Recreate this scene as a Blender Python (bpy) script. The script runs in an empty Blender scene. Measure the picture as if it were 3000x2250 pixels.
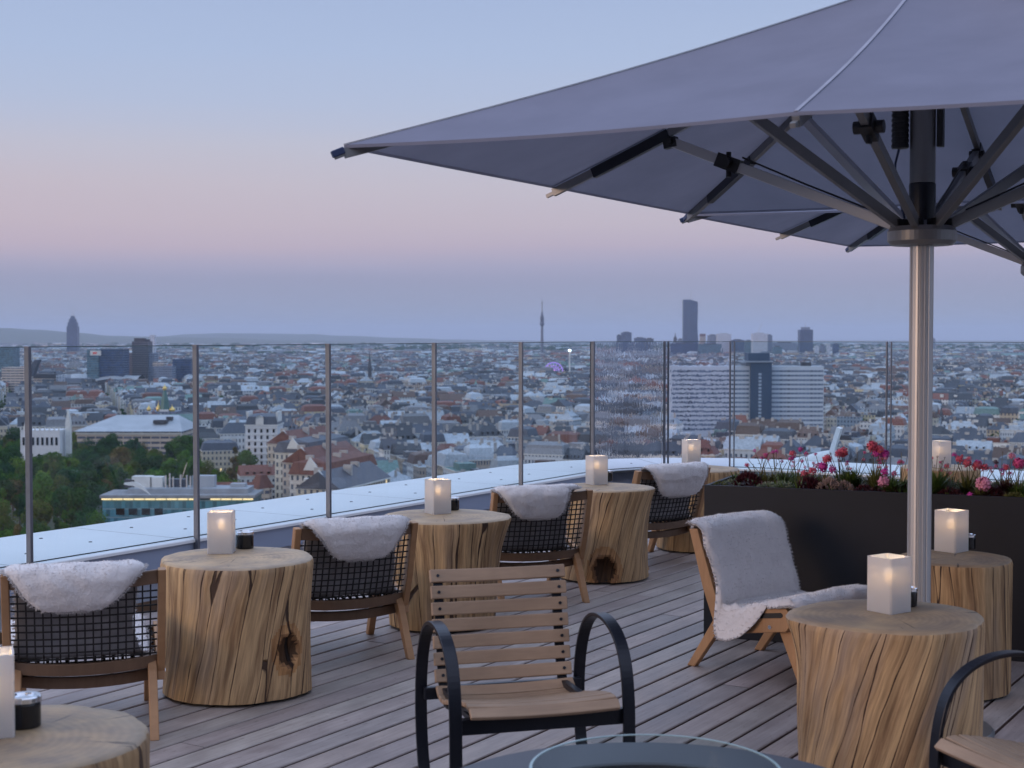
import bpy, math, random
from math import radians as R, sin, cos, pi, sqrt, atan2, hypot
from mathutils import Vector, Matrix, noise
random.seed(7)
sc = bpy.context.scene
col = sc.collection

# ------------------------------------------------------------------ camera
F = 4340.0                      # focal length in pixels of a 3000 px wide frame
CAMH = 1.65
PITCH = math.atan(146/F)
cam_d = bpy.data.cameras.new('camera'); cam = bpy.data.objects.new('camera', cam_d); col.objects.link(cam)
cam_d.sensor_width = 36; cam_d.lens = 36*F/3000
cam_d.clip_start = .05; cam_d.clip_end = 150000
cam.location = (0, 0, CAMH); cam.rotation_euler = (pi/2-PITCH, 0, 0)
cam_d.dof.use_dof = True; cam_d.dof.focus_distance = 8.8; cam_d.dof.aperture_fstop = 5.8
sc.camera = cam

# ------------------------------------------------------------------ render / exposure
sc.render.engine = 'CYCLES'
sc.view_settings.view_transform = 'Standard'; sc.view_settings.look = 'None'
sc.view_settings.exposure = .12; sc.view_settings.gamma = 1
cy = sc.cycles
cy.use_denoising = True; cy.max_bounces = 8; cy.diffuse_bounces = 3; cy.glossy_bounces = 3
cy.transmission_bounces = 6; cy.transparent_max_bounces = 24; cy.volume_bounces = 1
cy.caustics_reflective = False; cy.caustics_refractive = False
cy.sample_clamp_indirect = 4

def lin(c):
    c = c/255.0
    return c/12.92 if c <= .04045 else ((c+.055)/1.055)**2.4
def S(r, g, b, k=1.0): return (lin(r)*k, lin(g)*k, lin(b)*k, 1)

# ------------------------------------------------------------------ sky at dusk
w = bpy.data.worlds.new('World'); sc.world = w; w.use_nodes = True
nt = w.node_tree; nt.nodes.clear()
def N(t, **kw):
    n = nt.nodes.new(t)
    for k, v in kw.items(): setattr(n, k, v)
    return n
tc = N('ShaderNodeTexCoord'); sep = N('ShaderNodeSeparateXYZ'); nt.links.new(tc.outputs['Generated'], sep.inputs[0])
mr = N('ShaderNodeMapRange'); mr.inputs['From Min'].default_value = -.1; mr.inputs['From Max'].default_value = 1.0
cmap = N('ShaderNodeMapping'); cmap.inputs['Scale'].default_value = (2.5, 2.5, 38); nt.links.new(tc.outputs['Generated'], cmap.inputs[0])
cno = N('ShaderNodeTexNoise'); cno.inputs['Scale'].default_value = 1.6; cno.inputs['Detail'].default_value = 5; nt.links.new(cmap.outputs[0], cno.inputs['Vector'])
cma = N('ShaderNodeMath', operation='MULTIPLY_ADD'); nt.links.new(cno.outputs[0], cma.inputs[0]); cma.inputs[1].default_value = .012; nt.links.new(sep.outputs['Z'], cma.inputs[2])
cms = N('ShaderNodeMath', operation='SUBTRACT'); nt.links.new(cma.outputs[0], cms.inputs[0]); cms.inputs[1].default_value = .006
nt.links.new(cms.outputs[0], mr.inputs['Value'])
ramp = N('ShaderNodeValToRGB'); nt.links.new(mr.outputs[0], ramp.inputs[0])
stops = [(-.1, (.10, .13, .20, 1)), (-.03, (.16, .20, .30, 1)), (-.008, S(140, 150, 178)), (.0, S(146, 155, 180)),
         (.018, S(148, 154, 177)), (.036, S(152, 153, 177)), (.047, S(162, 160, 184)), (.058, S(180, 169, 186)), (.074, S(188, 178, 190)),
         (.098, S(189, 185, 197)), (.122, S(185, 188, 204)), (.150, S(175, 186, 211)), (.185, S(168, 184, 214)),
         (.225, S(161, 178, 211)), (.34, (.46, .58, .88, 1)), (.60, (.80, .99, 1.45, 1)), (1.0, (.98, 1.2, 1.7, 1))]
cr = ramp.color_ramp
while len(cr.elements) > 1: cr.elements.remove(cr.elements[-1])
for i, (z, c) in enumerate(stops):
    p = (z+.1)/1.1
    e = cr.elements[0] if i == 0 else cr.elements.new(p)
    e.position = p; e.color = c
# the western sky behind the viewer is brighter, evenly pale
mb = N('ShaderNodeMapRange', interpolation_type='SMOOTHSTEP')
mb.inputs['From Min'].default_value = .45; mb.inputs['From Max'].default_value = -.60
nt.links.new(sep.outputs['Y'], mb.inputs['Value'])
mixb = N('ShaderNodeMixRGB'); mixb.inputs[2].default_value = (.66, .74, 1.0, 1)
nt.links.new(mb.outputs[0], mixb.inputs[0]); nt.links.new(ramp.outputs[0], mixb.inputs[1])
# pinker belt to the left
bel = N('ShaderNodeMapRange', interpolation_type='SMOOTHSTEP'); bel.inputs['From Min'].default_value = .035; bel.inputs['From Max'].default_value = .058
bel2 = N('ShaderNodeMapRange', interpolation_type='SMOOTHSTEP'); bel2.inputs['From Min'].default_value = .16; bel2.inputs['From Max'].default_value = .085
bx = N('ShaderNodeMapRange'); bx.inputs['From Min'].default_value = .15; bx.inputs['From Max'].default_value = -.40; bx.inputs['To Max'].default_value = .38
nt.links.new(sep.outputs['Z'], bel.inputs[0]); nt.links.new(sep.outputs['Z'], bel2.inputs[0]); nt.links.new(sep.outputs['X'], bx.inputs[0])
m1 = N('ShaderNodeMath', operation='MULTIPLY'); m2 = N('ShaderNodeMath', operation='MULTIPLY')
nt.links.new(bel.outputs[0], m1.inputs[0]); nt.links.new(bel2.outputs[0], m1.inputs[1])
nt.links.new(m1.outputs[0], m2.inputs[0]); nt.links.new(bx.outputs[0], m2.inputs[1])
mixp = N('ShaderNodeMixRGB'); mixp.inputs[2].default_value = S(200, 176, 182)
nt.links.new(m2.outputs[0], mixp.inputs[0]); nt.links.new(mixb.outputs[0], mixp.inputs[1])
bg = N('ShaderNodeBackground'); bg.inputs[1].default_value = 1.0
nt.links.new(mixp.outputs[0], bg.inputs[0])
wo = N('ShaderNodeOutputWorld'); nt.links.new(bg.outputs[0], wo.inputs[0])

# the afterglow, low in the west (left, behind)
sd = bpy.data.lights.new('sun', 'SUN'); sd.energy = 1.0; sd.angle = R(20); sd.color = (1, .66, .42)
sun = bpy.data.objects.new('sun', sd); col.objects.link(sun)
sun.rotation_euler = Vector((-.88, -.42, .16)).to_track_quat('Z', 'Y').to_euler()

# ------------------------------------------------------------------ helpers
def at(px, py, z):
    """photo pixel (3000x2250) + height -> point on that horizontal plane"""
    x = (px-1500)/F; y = (1125-py)/F
    d = Vector((x, cos(PITCH)+y*sin(PITCH), -sin(PITCH)+y*cos(PITCH)))
    t = (z-CAMH)/d.z
    return Vector((d.x*t, d.y*t, z))
def atd(px, py, D):
    x = (px-1500)/F; y = (1125-py)/F
    d = Vector((x, cos(PITCH)+y*sin(PITCH), -sin(PITCH)+y*cos(PITCH)))
    t = D/d.y
    return Vector((d.x*t, D, CAMH+d.z*t))
def pix(v):
    dx, dy, dz = v[0], v[1], v[2]-CAMH
    dep = dy*cos(PITCH)-dz*sin(PITCH); up = dy*sin(PITCH)+dz*cos(PITCH)
    return 1500+F*dx/dep, 1125-F*up/dep

class MB:
    def __init__(s): s.v = []; s.f = []; s.m = []; s.c = []; s.uv = []; s.has_uv = False; s.has_c = False
    def face(s, idx, m=0, c=None, uv=None):
        s.f.append(tuple(idx)); s.m.append(m); s.c.append(c); s.uv.append(uv)
        if c is not None: s.has_c = True
        if uv is not None: s.has_uv = True
    def box(s, c, d, M=None, m=0, col=None):
        x, y, z = d[0]/2, d[1]/2, d[2]/2; b = len(s.v)
        for i in (-1, 1):
            for j in (-1, 1):
                for k in (-1, 1):
                    p = Vector((c[0]+i*x, c[1]+j*y, c[2]+k*z))
                    s.v.append(M @ p if M else p)
        for q in ((0, 1, 3, 2), (4, 6, 7, 5), (0, 4, 5, 1), (2, 3, 7, 6), (0, 2, 6, 4), (1, 5, 7, 3)): s.face([b+i for i in q], m, col)
        return s
    def bar(s, a, b, w, h, up=(0, 0, 1), m=0, w2=None, h2=None):
        a = Vector(a); b = Vector(b); d = (b-a); L = d.length; d.normalize(); up = Vector(up)
        x = d.cross(up)
        if x.length < 1e-4: x = d.cross(Vector((1, 0, 0)))
        x.normalize(); u = x.cross(d); n = len(s.v)
        w2 = w2 or w; h2 = h2 or h
        for p, ww, hh in ((a, w, h), (b, w2, h2)):
            for i, j in ((-1, -1), (1, -1), (1, 1), (-1, 1)): s.v.append(p+x*(i*ww/2)+u*(j*hh/2))
        for q in ((3, 2, 1, 0), (4, 5, 6, 7), (0, 1, 5, 4), (1, 2, 6, 5), (2, 3, 7, 6), (3, 0, 4, 7)): s.face([n+i for i in q], m)
        return s
    def tube(s, pts, r, n=10, m=0, caps=True, closed=False):
        pts = [Vector(p) for p in pts]; k = len(pts); rings = []
        rr = r if isinstance(r, (list, tuple)) else [r]*k
        up = Vector((0, 0, 1))
        for i, p in enumerate(pts):
            d = (pts[(i+1) % k]-pts[i-1]) if (closed or 0 < i < k-1) else (pts[1]-pts[0] if i == 0 else pts[-1]-pts[-2])
            d.normalize(); x = d.cross(up)
            if x.length < .05: x = d.cross(Vector((0, 1, 0)))
            x.normalize(); y = x.cross(d); b = len(s.v)
            for j in range(n):
                a = 2*pi*j/n; s.v.append(p+(x*cos(a)+y*sin(a))*rr[i])
            rings.append(b)
        for i in range(k if closed else k-1):
            a, b = rings[i], rings[(i+1) % k]
            for j in range(n): s.face((a+j, a+(j+1) % n, b+(j+1) % n, b+j), m)
        if caps and not closed:
            s.face([rings[0]+j for j in range(n)][::-1], m); s.face([rings[-1]+j for j in range(n)], m)
        return s
    def strip(s, pts, w, t, side, m=0, closed=False):
        """flat bar swept along pts; w across 'side', t in the plane of the path"""
        pts = [Vector(p) for p in pts]; side = Vector(side).normalized(); k = len(pts); rings = []
        for i, p in enumerate(pts):
            d = (pts[(i+1) % k]-pts[i-1]) if (closed or 0 < i < k-1) else (pts[1]-pts[0] if i == 0 else pts[-1]-pts[-2])
            d.normalize(); nrm = d.cross(side).normalized(); b = len(s.v)
            for i2, j in ((-1, -1), (1, -1), (1, 1), (-1, 1)): s.v.append(p+side*(i2*w/2)+nrm*(j*t/2))
            rings.append(b)
        for i in range(k if closed else k-1):
            a, b = rings[i], rings[(i+1) % k]
            for j in range(4): s.face((a+j, a+(j+1) % 4, b+(j+1) % 4, b+j), m)
        if not closed:
            s.face([rings[0]+j for j in range(4)][::-1], m); s.face([rings[-1]+j for j in range(4)], m)
        return s
    def lathe(s, prof, n=32, c=(0, 0, 0), m=0, close=False):
        b = len(s.v); k = len(prof)
        for r_, z in prof:
            for j in range(n):
                a = 2*pi*j/n; s.v.append(Vector((c[0]+r_*cos(a), c[1]+r_*sin(a), c[2]+z)))
        for i in range(k if close else k-1):
            i2 = (i+1) % k
            for j in range(n): s.face((b+i*n+j, b+i*n+(j+1) % n, b+i2*n+(j+1) % n, b+i2*n+j), m)
        return s
    def prism(s, poly, a, b, axis='x', m=0):
        """poly in the other two axes, extruded from a to b along axis"""
        n = len(poly); base = len(s.v)
        for t in (a, b):
            for p in poly:
                s.v.append(Vector((t, p[0], p[1])) if axis == 'x' else Vector((p[0], p[1], t)) if axis == 'z' else Vector((p[0], t, p[1])))
        s.face([base+i for i in range(n)][::-1], m); s.face([base+n+i for i in range(n)], m)
        for i in range(n): s.face((base+i, base+(i+1) % n, base+n+(i+1) % n, base+n+i), m)
        return s
    def quad(s, a, b, c, d, m=0, col=None, uv=None):
        n = len(s.v); s.v += [Vector(a), Vector(b), Vector(c), Vector(d)]; s.face((n, n+1, n+2, n+3), m, col, uv); return s
    def tri(s, a, b, c, m=0, col=None, uv=None):
        n = len(s.v); s.v += [Vector(a), Vector(b), Vector(c)]; s.face((n, n+1, n+2), m, col, uv); return s
    def build(s, name, mats, parent=None, bevel=0, smooth=False, M=None, auto=None):
        me = bpy.data.meshes.new(name)
        me.from_pydata([tuple(M @ p) if M else tuple(p) for p in s.v], [], s.f)
        for m in (mats if isinstance(mats, (list, tuple)) else [mats]): me.materials.append(m)
        me.polygons.foreach_set('material_index', s.m)
        if s.has_c:
            at_ = me.color_attributes.new('Col', 'FLOAT_COLOR', 'CORNER'); buf = []
            for f, c in zip(s.f, s.c):
                c = c or (1, 1, 1)
                for _ in f: buf += [c[0], c[1], c[2], 1]
            at_.data.foreach_set('color', buf)
        if s.has_uv:
            ul = me.uv_layers.new(name='UVMap'); buf = []
            for f, u in zip(s.f, s.uv):
                if u is None: buf += [0, 0]*len(f)
                else:
                    for q in u: buf += [q[0], q[1]]
            ul.data.foreach_set('uv', buf)
        if smooth: me.polygons.foreach_set('use_smooth', [True]*len(s.f))
        me.update()
        o = bpy.data.objects.new(name, me); col.objects.link(o)
        if parent: o.parent = parent
        if bevel:
            md = o.modifiers.new('b', 'BEVEL'); md.width = bevel; md.segments = 2; md.limit_method = 'ANGLE'; md.angle_limit = R(40)
        return o

def recalc(o):
    import bmesh
    bm = bmesh.new(); bm.from_mesh(o.data); bmesh.ops.recalc_face_normals(bm, faces=bm.faces); bm.to_mesh(o.data); bm.free(); return o
def tag(o, label=None, cat=None, group=None, kind=None):
    if label: o['label'] = label
    if cat: o['category'] = cat
    if group: o['group'] = group
    if kind: o['kind'] = kind
    return o
def empty(name, loc=(0, 0, 0), rz=0):
    o = bpy.data.objects.new(name, None); col.objects.link(o); o.location = loc; o.rotation_euler = (0, 0, rz); o.empty_display_size = .2; return o
KIDS = {}
def kids(o): return [c for c in o.children]
def copy_tree(o, parent=None):
    c = o.copy(); col.objects.link(c)
    if parent: c.parent = parent
    for ch in o.children: copy_tree(ch, c)
    return c

# ------------------------------------------------------------------ materials
class MT:
    """small node-tree writer"""
    def __init__(s, name):
        s.m = bpy.data.materials.new(name); s.m.use_nodes = True; s.t = s.m.node_tree
        s.b = s.t.nodes['Principled BSDF']; s.o = s.t.nodes['Material Output']
    def n(s, t, ins=None, **kw):
        n = s.t.nodes.new(t)
        for k, v in kw.items(): setattr(n, k, v)
        if ins:
            for k, v in ins.items():
                if isinstance(v, bpy.types.NodeSocket): s.t.links.new(v, n.inputs[k])
                else: n.inputs[k].default_value = v
        return n
    def link(s, a, b): s.t.links.new(a, b)
    def set(s, **kw):
        for k, v in kw.items():
            k = k.replace('_', ' ')
            if isinstance(v, bpy.types.NodeSocket): s.link(v, s.b.inputs[k])
            else: s.b.inputs[k].default_value = v
        return s
    def math(s, op, a, b=0.0, c=0.0, clamp=False):
        n = s.t.nodes.new('ShaderNodeMath'); n.operation = op; n.use_clamp = clamp
        for i, v in enumerate((a, b, c)):
            if isinstance(v, bpy.types.NodeSocket): s.link(v, n.inputs[i])
            else: n.inputs[i].default_value = v
        return n.outputs[0]
    def mix(s, fac, a, b, bt='MIX'):
        n = s.t.nodes.new('ShaderNodeMixRGB'); n.blend_type = bt
        for i, v in enumerate((fac, a, b)):
            if isinstance(v, bpy.types.NodeSocket): s.link(v, n.inputs[i])
            else: n.inputs[i].default_value = v
        return n.outputs[0]
    def ramp(s, fac, st, interp='LINEAR'):
        n = s.t.nodes.new('ShaderNodeValToRGB'); n.color_ramp.interpolation = interp; e = n.color_ramp.elements
        while len(e) > 1: e.remove(e[-1])
        for i, (p, c) in enumerate(st):
            c = c if isinstance(c, tuple) else (c, c, c, 1)
            x = e[0] if i == 0 else e.new(p)
            x.position = p; x.color = c if len(c) == 4 else c+(1,)
        s.link(fac, n.inputs[0]); return n.outputs[0]
    def coords(s, kind='Object', scale=(1, 1, 1), rot=(0, 0, 0), loc=(0, 0, 0)):
        t = s.n('ShaderNodeTexCoord'); m = s.n('ShaderNodeMapping', {'Vector': t.outputs[kind], 'Scale': scale, 'Rotation': rot, 'Location': loc}); return m.outputs[0]
    def noise(s, vec, scale, detail=4, rough=.55, dist=0):
        return s.n('ShaderNodeTexNoise', {'Vector': vec, 'Scale': scale, 'Detail': detail, 'Roughness': rough, 'Distortion': dist}).outputs[0]
    def bump(s, h, strength=.3, dist=.01):
        b = s.n('ShaderNodeBump', {'Height': h, 'Strength': strength, 'Distance': dist}); s.link(b.outputs[0], s.b.inputs['Normal']); return b

def plain(name, c, rough=.5, metal=0, var=.12, vs=6, **kw):
    m = MT(name); n = m.noise(m.coords(), vs, 4)
    c4 = tuple(c)+(1,)
    m.set(Base_Color=m.mix(1, c4, m.ramp(n, [(.3, 1-var), (.7, 1+var)]), 'MULTIPLY'), Roughness=rough, Metallic=metal, **kw)
    return m.m

def wood(name, c1, c2, scale=(3, 3, 30), rough=.55):
    m = MT(name); v = m.coords(scale=scale)
    n = m.noise(v, 1.6, 6, .6, .6); n2 = m.noise(m.coords(scale=(1, 1, 1)), 4, 3)
    c = m.mix(n, tuple(c1)+(1,), tuple(c2)+(1,))
    c = m.mix(1, c, m.ramp(n2, [(.3, .8), (.7, 1.15)]), 'MULTIPLY')
    m.set(Base_Color=c, Roughness=rough); m.bump(n, .25, .002); return m.m

M = {}
M['teak'] = wood('teak', (.52, .29, .14), (.33, .17, .08), (4, 26, 4))
M['teak_shaded'] = wood('shaded_teak_rail', (.20, .115, .065), (.12, .065, .036), (26, 4, 4))  # darker copy of teak: shade of rails facing away put into the colour
M['slat'] = wood('slat_wood', (.44, .30, .195), (.27, .18, .12), (3, 34, 34))
M['black_metal'] = plain('black_metal', (.012, .014, .022), .35, .3, .2, 3)
M['cord'] = plain('black_cord', (.012, .010, .010), .6)
M['alu'] = MT('brushed_aluminium').set(Base_Color=(.50, .49, .49, 1), Metallic=.55, Roughness=.40).m
M['alu_dark'] = plain('dark_aluminium', (.21, .21, .215), .42, .55, .1, 4)
M['post'] = plain('steel_post', (.15, .16, .19), .45, .6, .1, 9)
M['black_plastic'] = plain('black_plastic', (.010, .010, .012), .45)
M['blue_cap'] = plain('dark_blue_plastic', (.02, .035, .10), .4)
M['planter'] = plain('anthracite_panel', (.0085, .009, .014), .6, 0, .10, 2)
M['soil'] = plain('soil', (.018, .013, .010), .9, 0, .5, 30)
M['chrome'] = MT('chrome').set(Base_Color=(.75, .77, .8, 1), Metallic=1.0, Roughness=.12).m
M['jar'] = MT('black_jar_glass').set(Base_Color=(.008, .008, .010, 1), Roughness=.12).m
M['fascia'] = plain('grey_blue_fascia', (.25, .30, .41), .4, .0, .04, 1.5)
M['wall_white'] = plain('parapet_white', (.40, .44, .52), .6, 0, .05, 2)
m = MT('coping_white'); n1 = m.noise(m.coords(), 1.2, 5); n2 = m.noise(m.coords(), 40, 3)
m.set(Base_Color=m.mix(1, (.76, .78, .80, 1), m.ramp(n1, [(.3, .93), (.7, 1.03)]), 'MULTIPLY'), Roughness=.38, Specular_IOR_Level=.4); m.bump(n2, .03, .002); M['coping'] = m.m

# weathered deck boards, one tone per board
m = MT('deck_board'); uvn = m.n('ShaderNodeUVMap'); at1 = m.n('ShaderNodeAttribute', attribute_name='Col')
mp = m.n('ShaderNodeMapping', {'Vector': uvn.outputs[0], 'Scale': (2.2, 60, 1)}); g1 = m.noise(mp.outputs[0], 1, 6, .65, .4)
mp2 = m.n('ShaderNodeMapping', {'Vector': uvn.outputs[0], 'Scale': (2.5, 5, 1)}); g2 = m.noise(mp2.outputs[0], 1.6, 5, .6)
mp3 = m.n('ShaderNodeMapping', {'Vector': uvn.outputs[0], 'Scale': (16, 55, 1)}); g3 = m.noise(mp3.outputs[0], 1, 3, .6)
c = m.mix(g1, (.48, .41, .38, 1), (.225, .180, .162, 1)); c = m.mix(1, c, m.ramp(g2, [(.32, (.80, .78, .78, 1)), (.68, (1.18, 1.17, 1.16, 1))]), 'MULTIPLY')
c = m.mix(m.ramp(g3, [(.62, 0.0), (.72, .55)]), c, (.10, .07, .06, 1)); c = m.mix(1, c, at1.outputs['Color'], 'MULTIPLY')
m.set(Base_Color=c, Roughness=m.ramp(g2, [(.3, .42), (.7, .62)]), Specular_IOR_Level=.45); m.bump(g1, .5, .003); M['deck'] = m.m
M['deck_under'] = plain('deck_underlay', (.018, .010, .008), .9, 0, .3, 8)

# tree-stump bark-free wood: UV = (angle turned by the twist, height)
def stump_mat(name, twist, tone, seed, grey=0.0):
    m = MT(name); uvn = m.n('ShaderNodeUVMap')
    # u in metres round the trunk, v height; shear by twist
    mp = m.n('ShaderNodeSeparateXYZ', {'Vector': uvn.outputs[0]})
    wv = m.noise(uvn.outputs[0], 2.5, 2, .5)
    wob = m.math('MULTIPLY', m.math('SUBTRACT', wv, .5), .045)
    u = m.math('ADD', m.math('ADD', mp.outputs[0], m.math('MULTIPLY', mp.outputs[1], twist)), m.math('ADD', wob, seed*3.1))
    cmb = m.n('ShaderNodeCombineXYZ', {'X': m.math('MULTIPLY', u, 22), 'Y': m.math('MULTIPLY', mp.outputs[1], 1.6), 'Z': seed})
    g = m.noise(cmb.outputs[0], 1.0, 6, .62, .25)
    cmb2 = m.n('ShaderNodeCombineXYZ', {'X': m.math('MULTIPLY', u, 5.5), 'Y': m.math('MULTIPLY', mp.outputs[1], 1.1), 'Z': seed+5})
    g2 = m.noise(cmb2.outputs[0], 1.0, 4, .6)
    cmb4 = m.n('ShaderNodeCombineXYZ', {'X': m.math('MULTIPLY', u, 90), 'Y': m.math('MULTIPLY', mp.outputs[1], 4), 'Z': seed+5})
    g4 = m.noise(cmb4.outputs[0], 1.0, 3, .6)
    cmb3 = m.n('ShaderNodeCombineXYZ', {'X': m.math('MULTIPLY', u, 9.5), 'Y': m.math('MULTIPLY', mp.outputs[1], .42), 'Z': seed+9})
    vo = m.n('ShaderNodeTexVoronoi', {'Vector': cmb3.outputs[0], 'Scale': 1.0, 'Randomness': 1.0}, feature='DISTANCE_TO_EDGE')
    wid = m.ramp(m.noise(uvn.outputs[0], 5, 3), [(.42, .003), (.72, .024)])
    crack = m.math('LESS_THAN', vo.outputs['Distance'], wid)
    crs = m.ramp(m.math('DIVIDE', vo.outputs['Distance'], m.math('ADD', wid, .004)), [(.55, 1.0), (1.25, 0.0)])
    c = m.mix(g2, (.72*tone, .48*tone, .25*tone, 1), (.36*tone, .21*tone, .10*tone, 1))
    c = m.mix(m.ramp(g, [(.44, 0.0), (.64, .85)]), c, (.20*tone, .11*tone, .055*tone, 1))
    c = m.mix(m.ramp(g2, [(.52, 0.0), (.72, .30+grey)]), c, (.40*tone, .35*tone, .31*tone, 1))
    c = m.mix(1, c, m.ramp(g4, [(.32, .74), (.68, 1.18)]), 'MULTIPLY')
    c = m.mix(crs, c, (.07, .040, .026, 1))
    a = m.n('ShaderNodeAttribute', attribute_name='Col'); c = m.mix(1, c, a.outputs['Color'], 'MULTIPLY')
    m.set(Base_Color=c, Roughness=.62, Specular_IOR_Level=.3)
    h = m.math('SUBTRACT', m.math('MULTIPLY', g, .4), m.math('MULTIPLY', crs, 1.0)); m.bump(h, .9, .016); return m.m
def top_mat(name, tone, seed):
    m = MT(name); v = m.coords(); sp = m.n('ShaderNodeSeparateXYZ', {'Vector': v})
    n0 = m.noise(v, 3.2, 3)
    rr = m.math('SQRT', m.math('ADD', m.math('POWER', m.math('ABSOLUTE', m.math('ADD', sp.outputs[0], .05)), 2), m.math('POWER', m.math('ABSOLUTE', m.math('ADD', sp.outputs[1], .04)), 2)))
    rr = m.math('ADD', rr, m.math('MULTIPLY', n0, .06))
    ring = m.math('SINE', m.math('MULTIPLY', rr, 260)); blot = m.noise(v, 5+seed, 5, .6)
    c = m.mix(m.ramp(blot, [(.36, 0.0), (.64, 1.0)]), (.48*tone, .33*tone, .185*tone, 1), (.28*tone, .205*tone, .14*tone, 1))
    c = m.mix(1, c, m.ramp(m.math('ADD', m.math('MULTIPLY', ring, .5), .5), [(0, .93), (1, 1.05)]), 'MULTIPLY')
    c = m.mix(m.ramp(rr, [(.30, 0.0), (.40, .35)]), c, (.42*tone, .34*tone, .25*tone, 1))
    an = m.math('ARCTAN2', sp.outputs[0], sp.outputs[1])
    ck = m.noise(m.n('ShaderNodeCombineXYZ', {'X': m.math('MULTIPLY', an, 4), 'Y': m.math('MULTIPLY', rr, 1.5), 'Z': float(seed)}).outputs[0], 2.2, 4, .6)
    c = m.mix(m.ramp(ck, [(.63, 0.0), (.67, .8)]), c, (.05, .035, .028, 1))
    m.set(Base_Color=c, Roughness=.6); m.bump(blot, .3, .004); return m.m

# sheepskin
m = MT('sheepskin_wool'); n = m.noise(m.coords(), 26, 5, .65); n2 = m.noise(m.coords(), 7, 3)
m.set(Base_Color=m.mix(m.math('MULTIPLY', n, n2), (.78, .74, .73, 1), (.45, .425, .44, 1)), Roughness=.95, Sheen_Weight=.6, Sheen_Roughness=.4); m.bump(n, .6, .012); M['wool'] = m.m
M['hide'] = plain('sheepskin_hide', (.36, .35, .37), .85, 0, .25, 12)

# frosted lamp glass, candle flame
def frosted():
    m = MT('frosted_glass'); t = m.t
    d = m.n('ShaderNodeBsdfDiffuse', {'Color': (.94, .94, .95, 1)}); tr = m.n('ShaderNodeBsdfTranslucent', {'Color': (.92, .88, .86, 1)})
    tp = m.n('ShaderNodeBsdfTransparent', {'Color': (1, 1, 1, 1)}); gl = m.n('ShaderNodeBsdfGlossy', {'Roughness': .35})
    rfr = m.n('ShaderNodeBsdfRefraction', {'Color': (1, .97, .94, 1), 'IOR': 1.4, 'Roughness': .55})
    a = m.n('ShaderNodeMixShader', {0: .40, 1: d.outputs[0], 2: tr.outputs[0]}); b = m.n('ShaderNodeMixShader', {0: .34, 1: a.outputs[0], 2: rfr.outputs[0]})
    c = m.n('ShaderNodeMixShader', {0: .05, 1: b.outputs[0], 2: gl.outputs[0]}); m.link(c.outputs[0], m.o.inputs[0]); return m.m
M['frosted'] = frosted()
def emit(name, c, s):
    m = MT(name); e = m.n('ShaderNodeEmission', {'Color': tuple(c)+(1,), 'Strength': s}); m.link(e.outputs[0], m.o.inputs[0]); return m.m
M['seam'] = plain('pale_seam_tape', (.265, .275, .34), .8)
M['flame'] = emit('candle_flame', (1, .62, .26), 75)
M['wax'] = plain('candle_wax', (.75, .70, .62), .5)
M['lightstrip'] = emit('eaves_light_strip', (1, .74, .38), 1.5)
M['lampwhite'] = emit('white_lamp', (.85, .95, 1), 5)

def glass(name, tint, rough=0.0):
    m = MT(name)
    tp = m.n('ShaderNodeBsdfTransparent', {'Color': tuple(tint)+(1,)}); gl = m.n('ShaderNodeBsdfGlossy', {'Roughness': rough, 'Color': (1, 1, 1, 1)})
    fr = m.n('ShaderNodeFresnel', {'IOR': 1.42}); gm = m.n('ShaderNodeNewGeometry')
    fc_ = m.math('MULTIPLY', fr.outputs[0], m.math('SUBTRACT', 1.0, gm.outputs['Backfacing']))
    x = m.n('ShaderNodeMixShader', {0: fc_, 1: tp.outputs[0], 2: gl.outputs[0]})
    m.link(x.outputs[0], m.o.inputs[0]); return m.m
M['glass'] = glass('clear_railing_glass', (.90, .945, .955))
M['ring_glass'] = glass('clear_ring_glass', (.93, .97, .965))
def wavy_glass(name, xs, zs, k):
    m = MT(name); v = m.coords(scale=(xs, 6, zs)); n = m.noise(v, 1, 3, .6)
    b = m.n('ShaderNodeBump', {'Height': n, 'Strength': 1.0, 'Distance': k})
    rf = m.n('ShaderNodeBsdfRefraction', {'Color': (.93, .95, .975, 1), 'IOR': 1.25, 'Roughness': 0.0, 'Normal': b.outputs[0]})
    gl = m.n('ShaderNodeBsdfGlossy', {'Roughness': .02}); fr = m.n('ShaderNodeFresnel', {'IOR': 1.35})
    x = m.n('ShaderNodeMixShader', {0: fr.outputs[0], 1: rf.outputs[0], 2: gl.outputs[0]}); m.link(x.outputs[0], m.o.inputs[0]); return m.m
M['glass_streaky'] = wavy_glass('bent_railing_glass', 15, 3.5, .0013)
M['glass_wavy'] = wavy_glass('slightly_bent_railing_glass', 6, 3, .0007)
# canopy fabric
m = MT('canopy_fabric'); n = m.noise(m.coords(), 3, 4); wv = m.noise(m.coords(scale=(1, 1, 1)), 400, 2)
cc = m.mix(1, (.235, .245, .315, 1), m.ramp(n, [(.3, .93), (.7, 1.06)]), 'MULTIPLY')
d = m.n('ShaderNodeBsdfDiffuse', {'Color': cc}); tr = m.n('ShaderNodeBsdfTranslucent', {'Color': cc}); x = m.n('ShaderNodeMixShader', {0: .22, 1: d.outputs[0], 2: tr.outputs[0]}); m.link(x.outputs[0], m.o.inputs[0]); M['canopy'] = m.m
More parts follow.
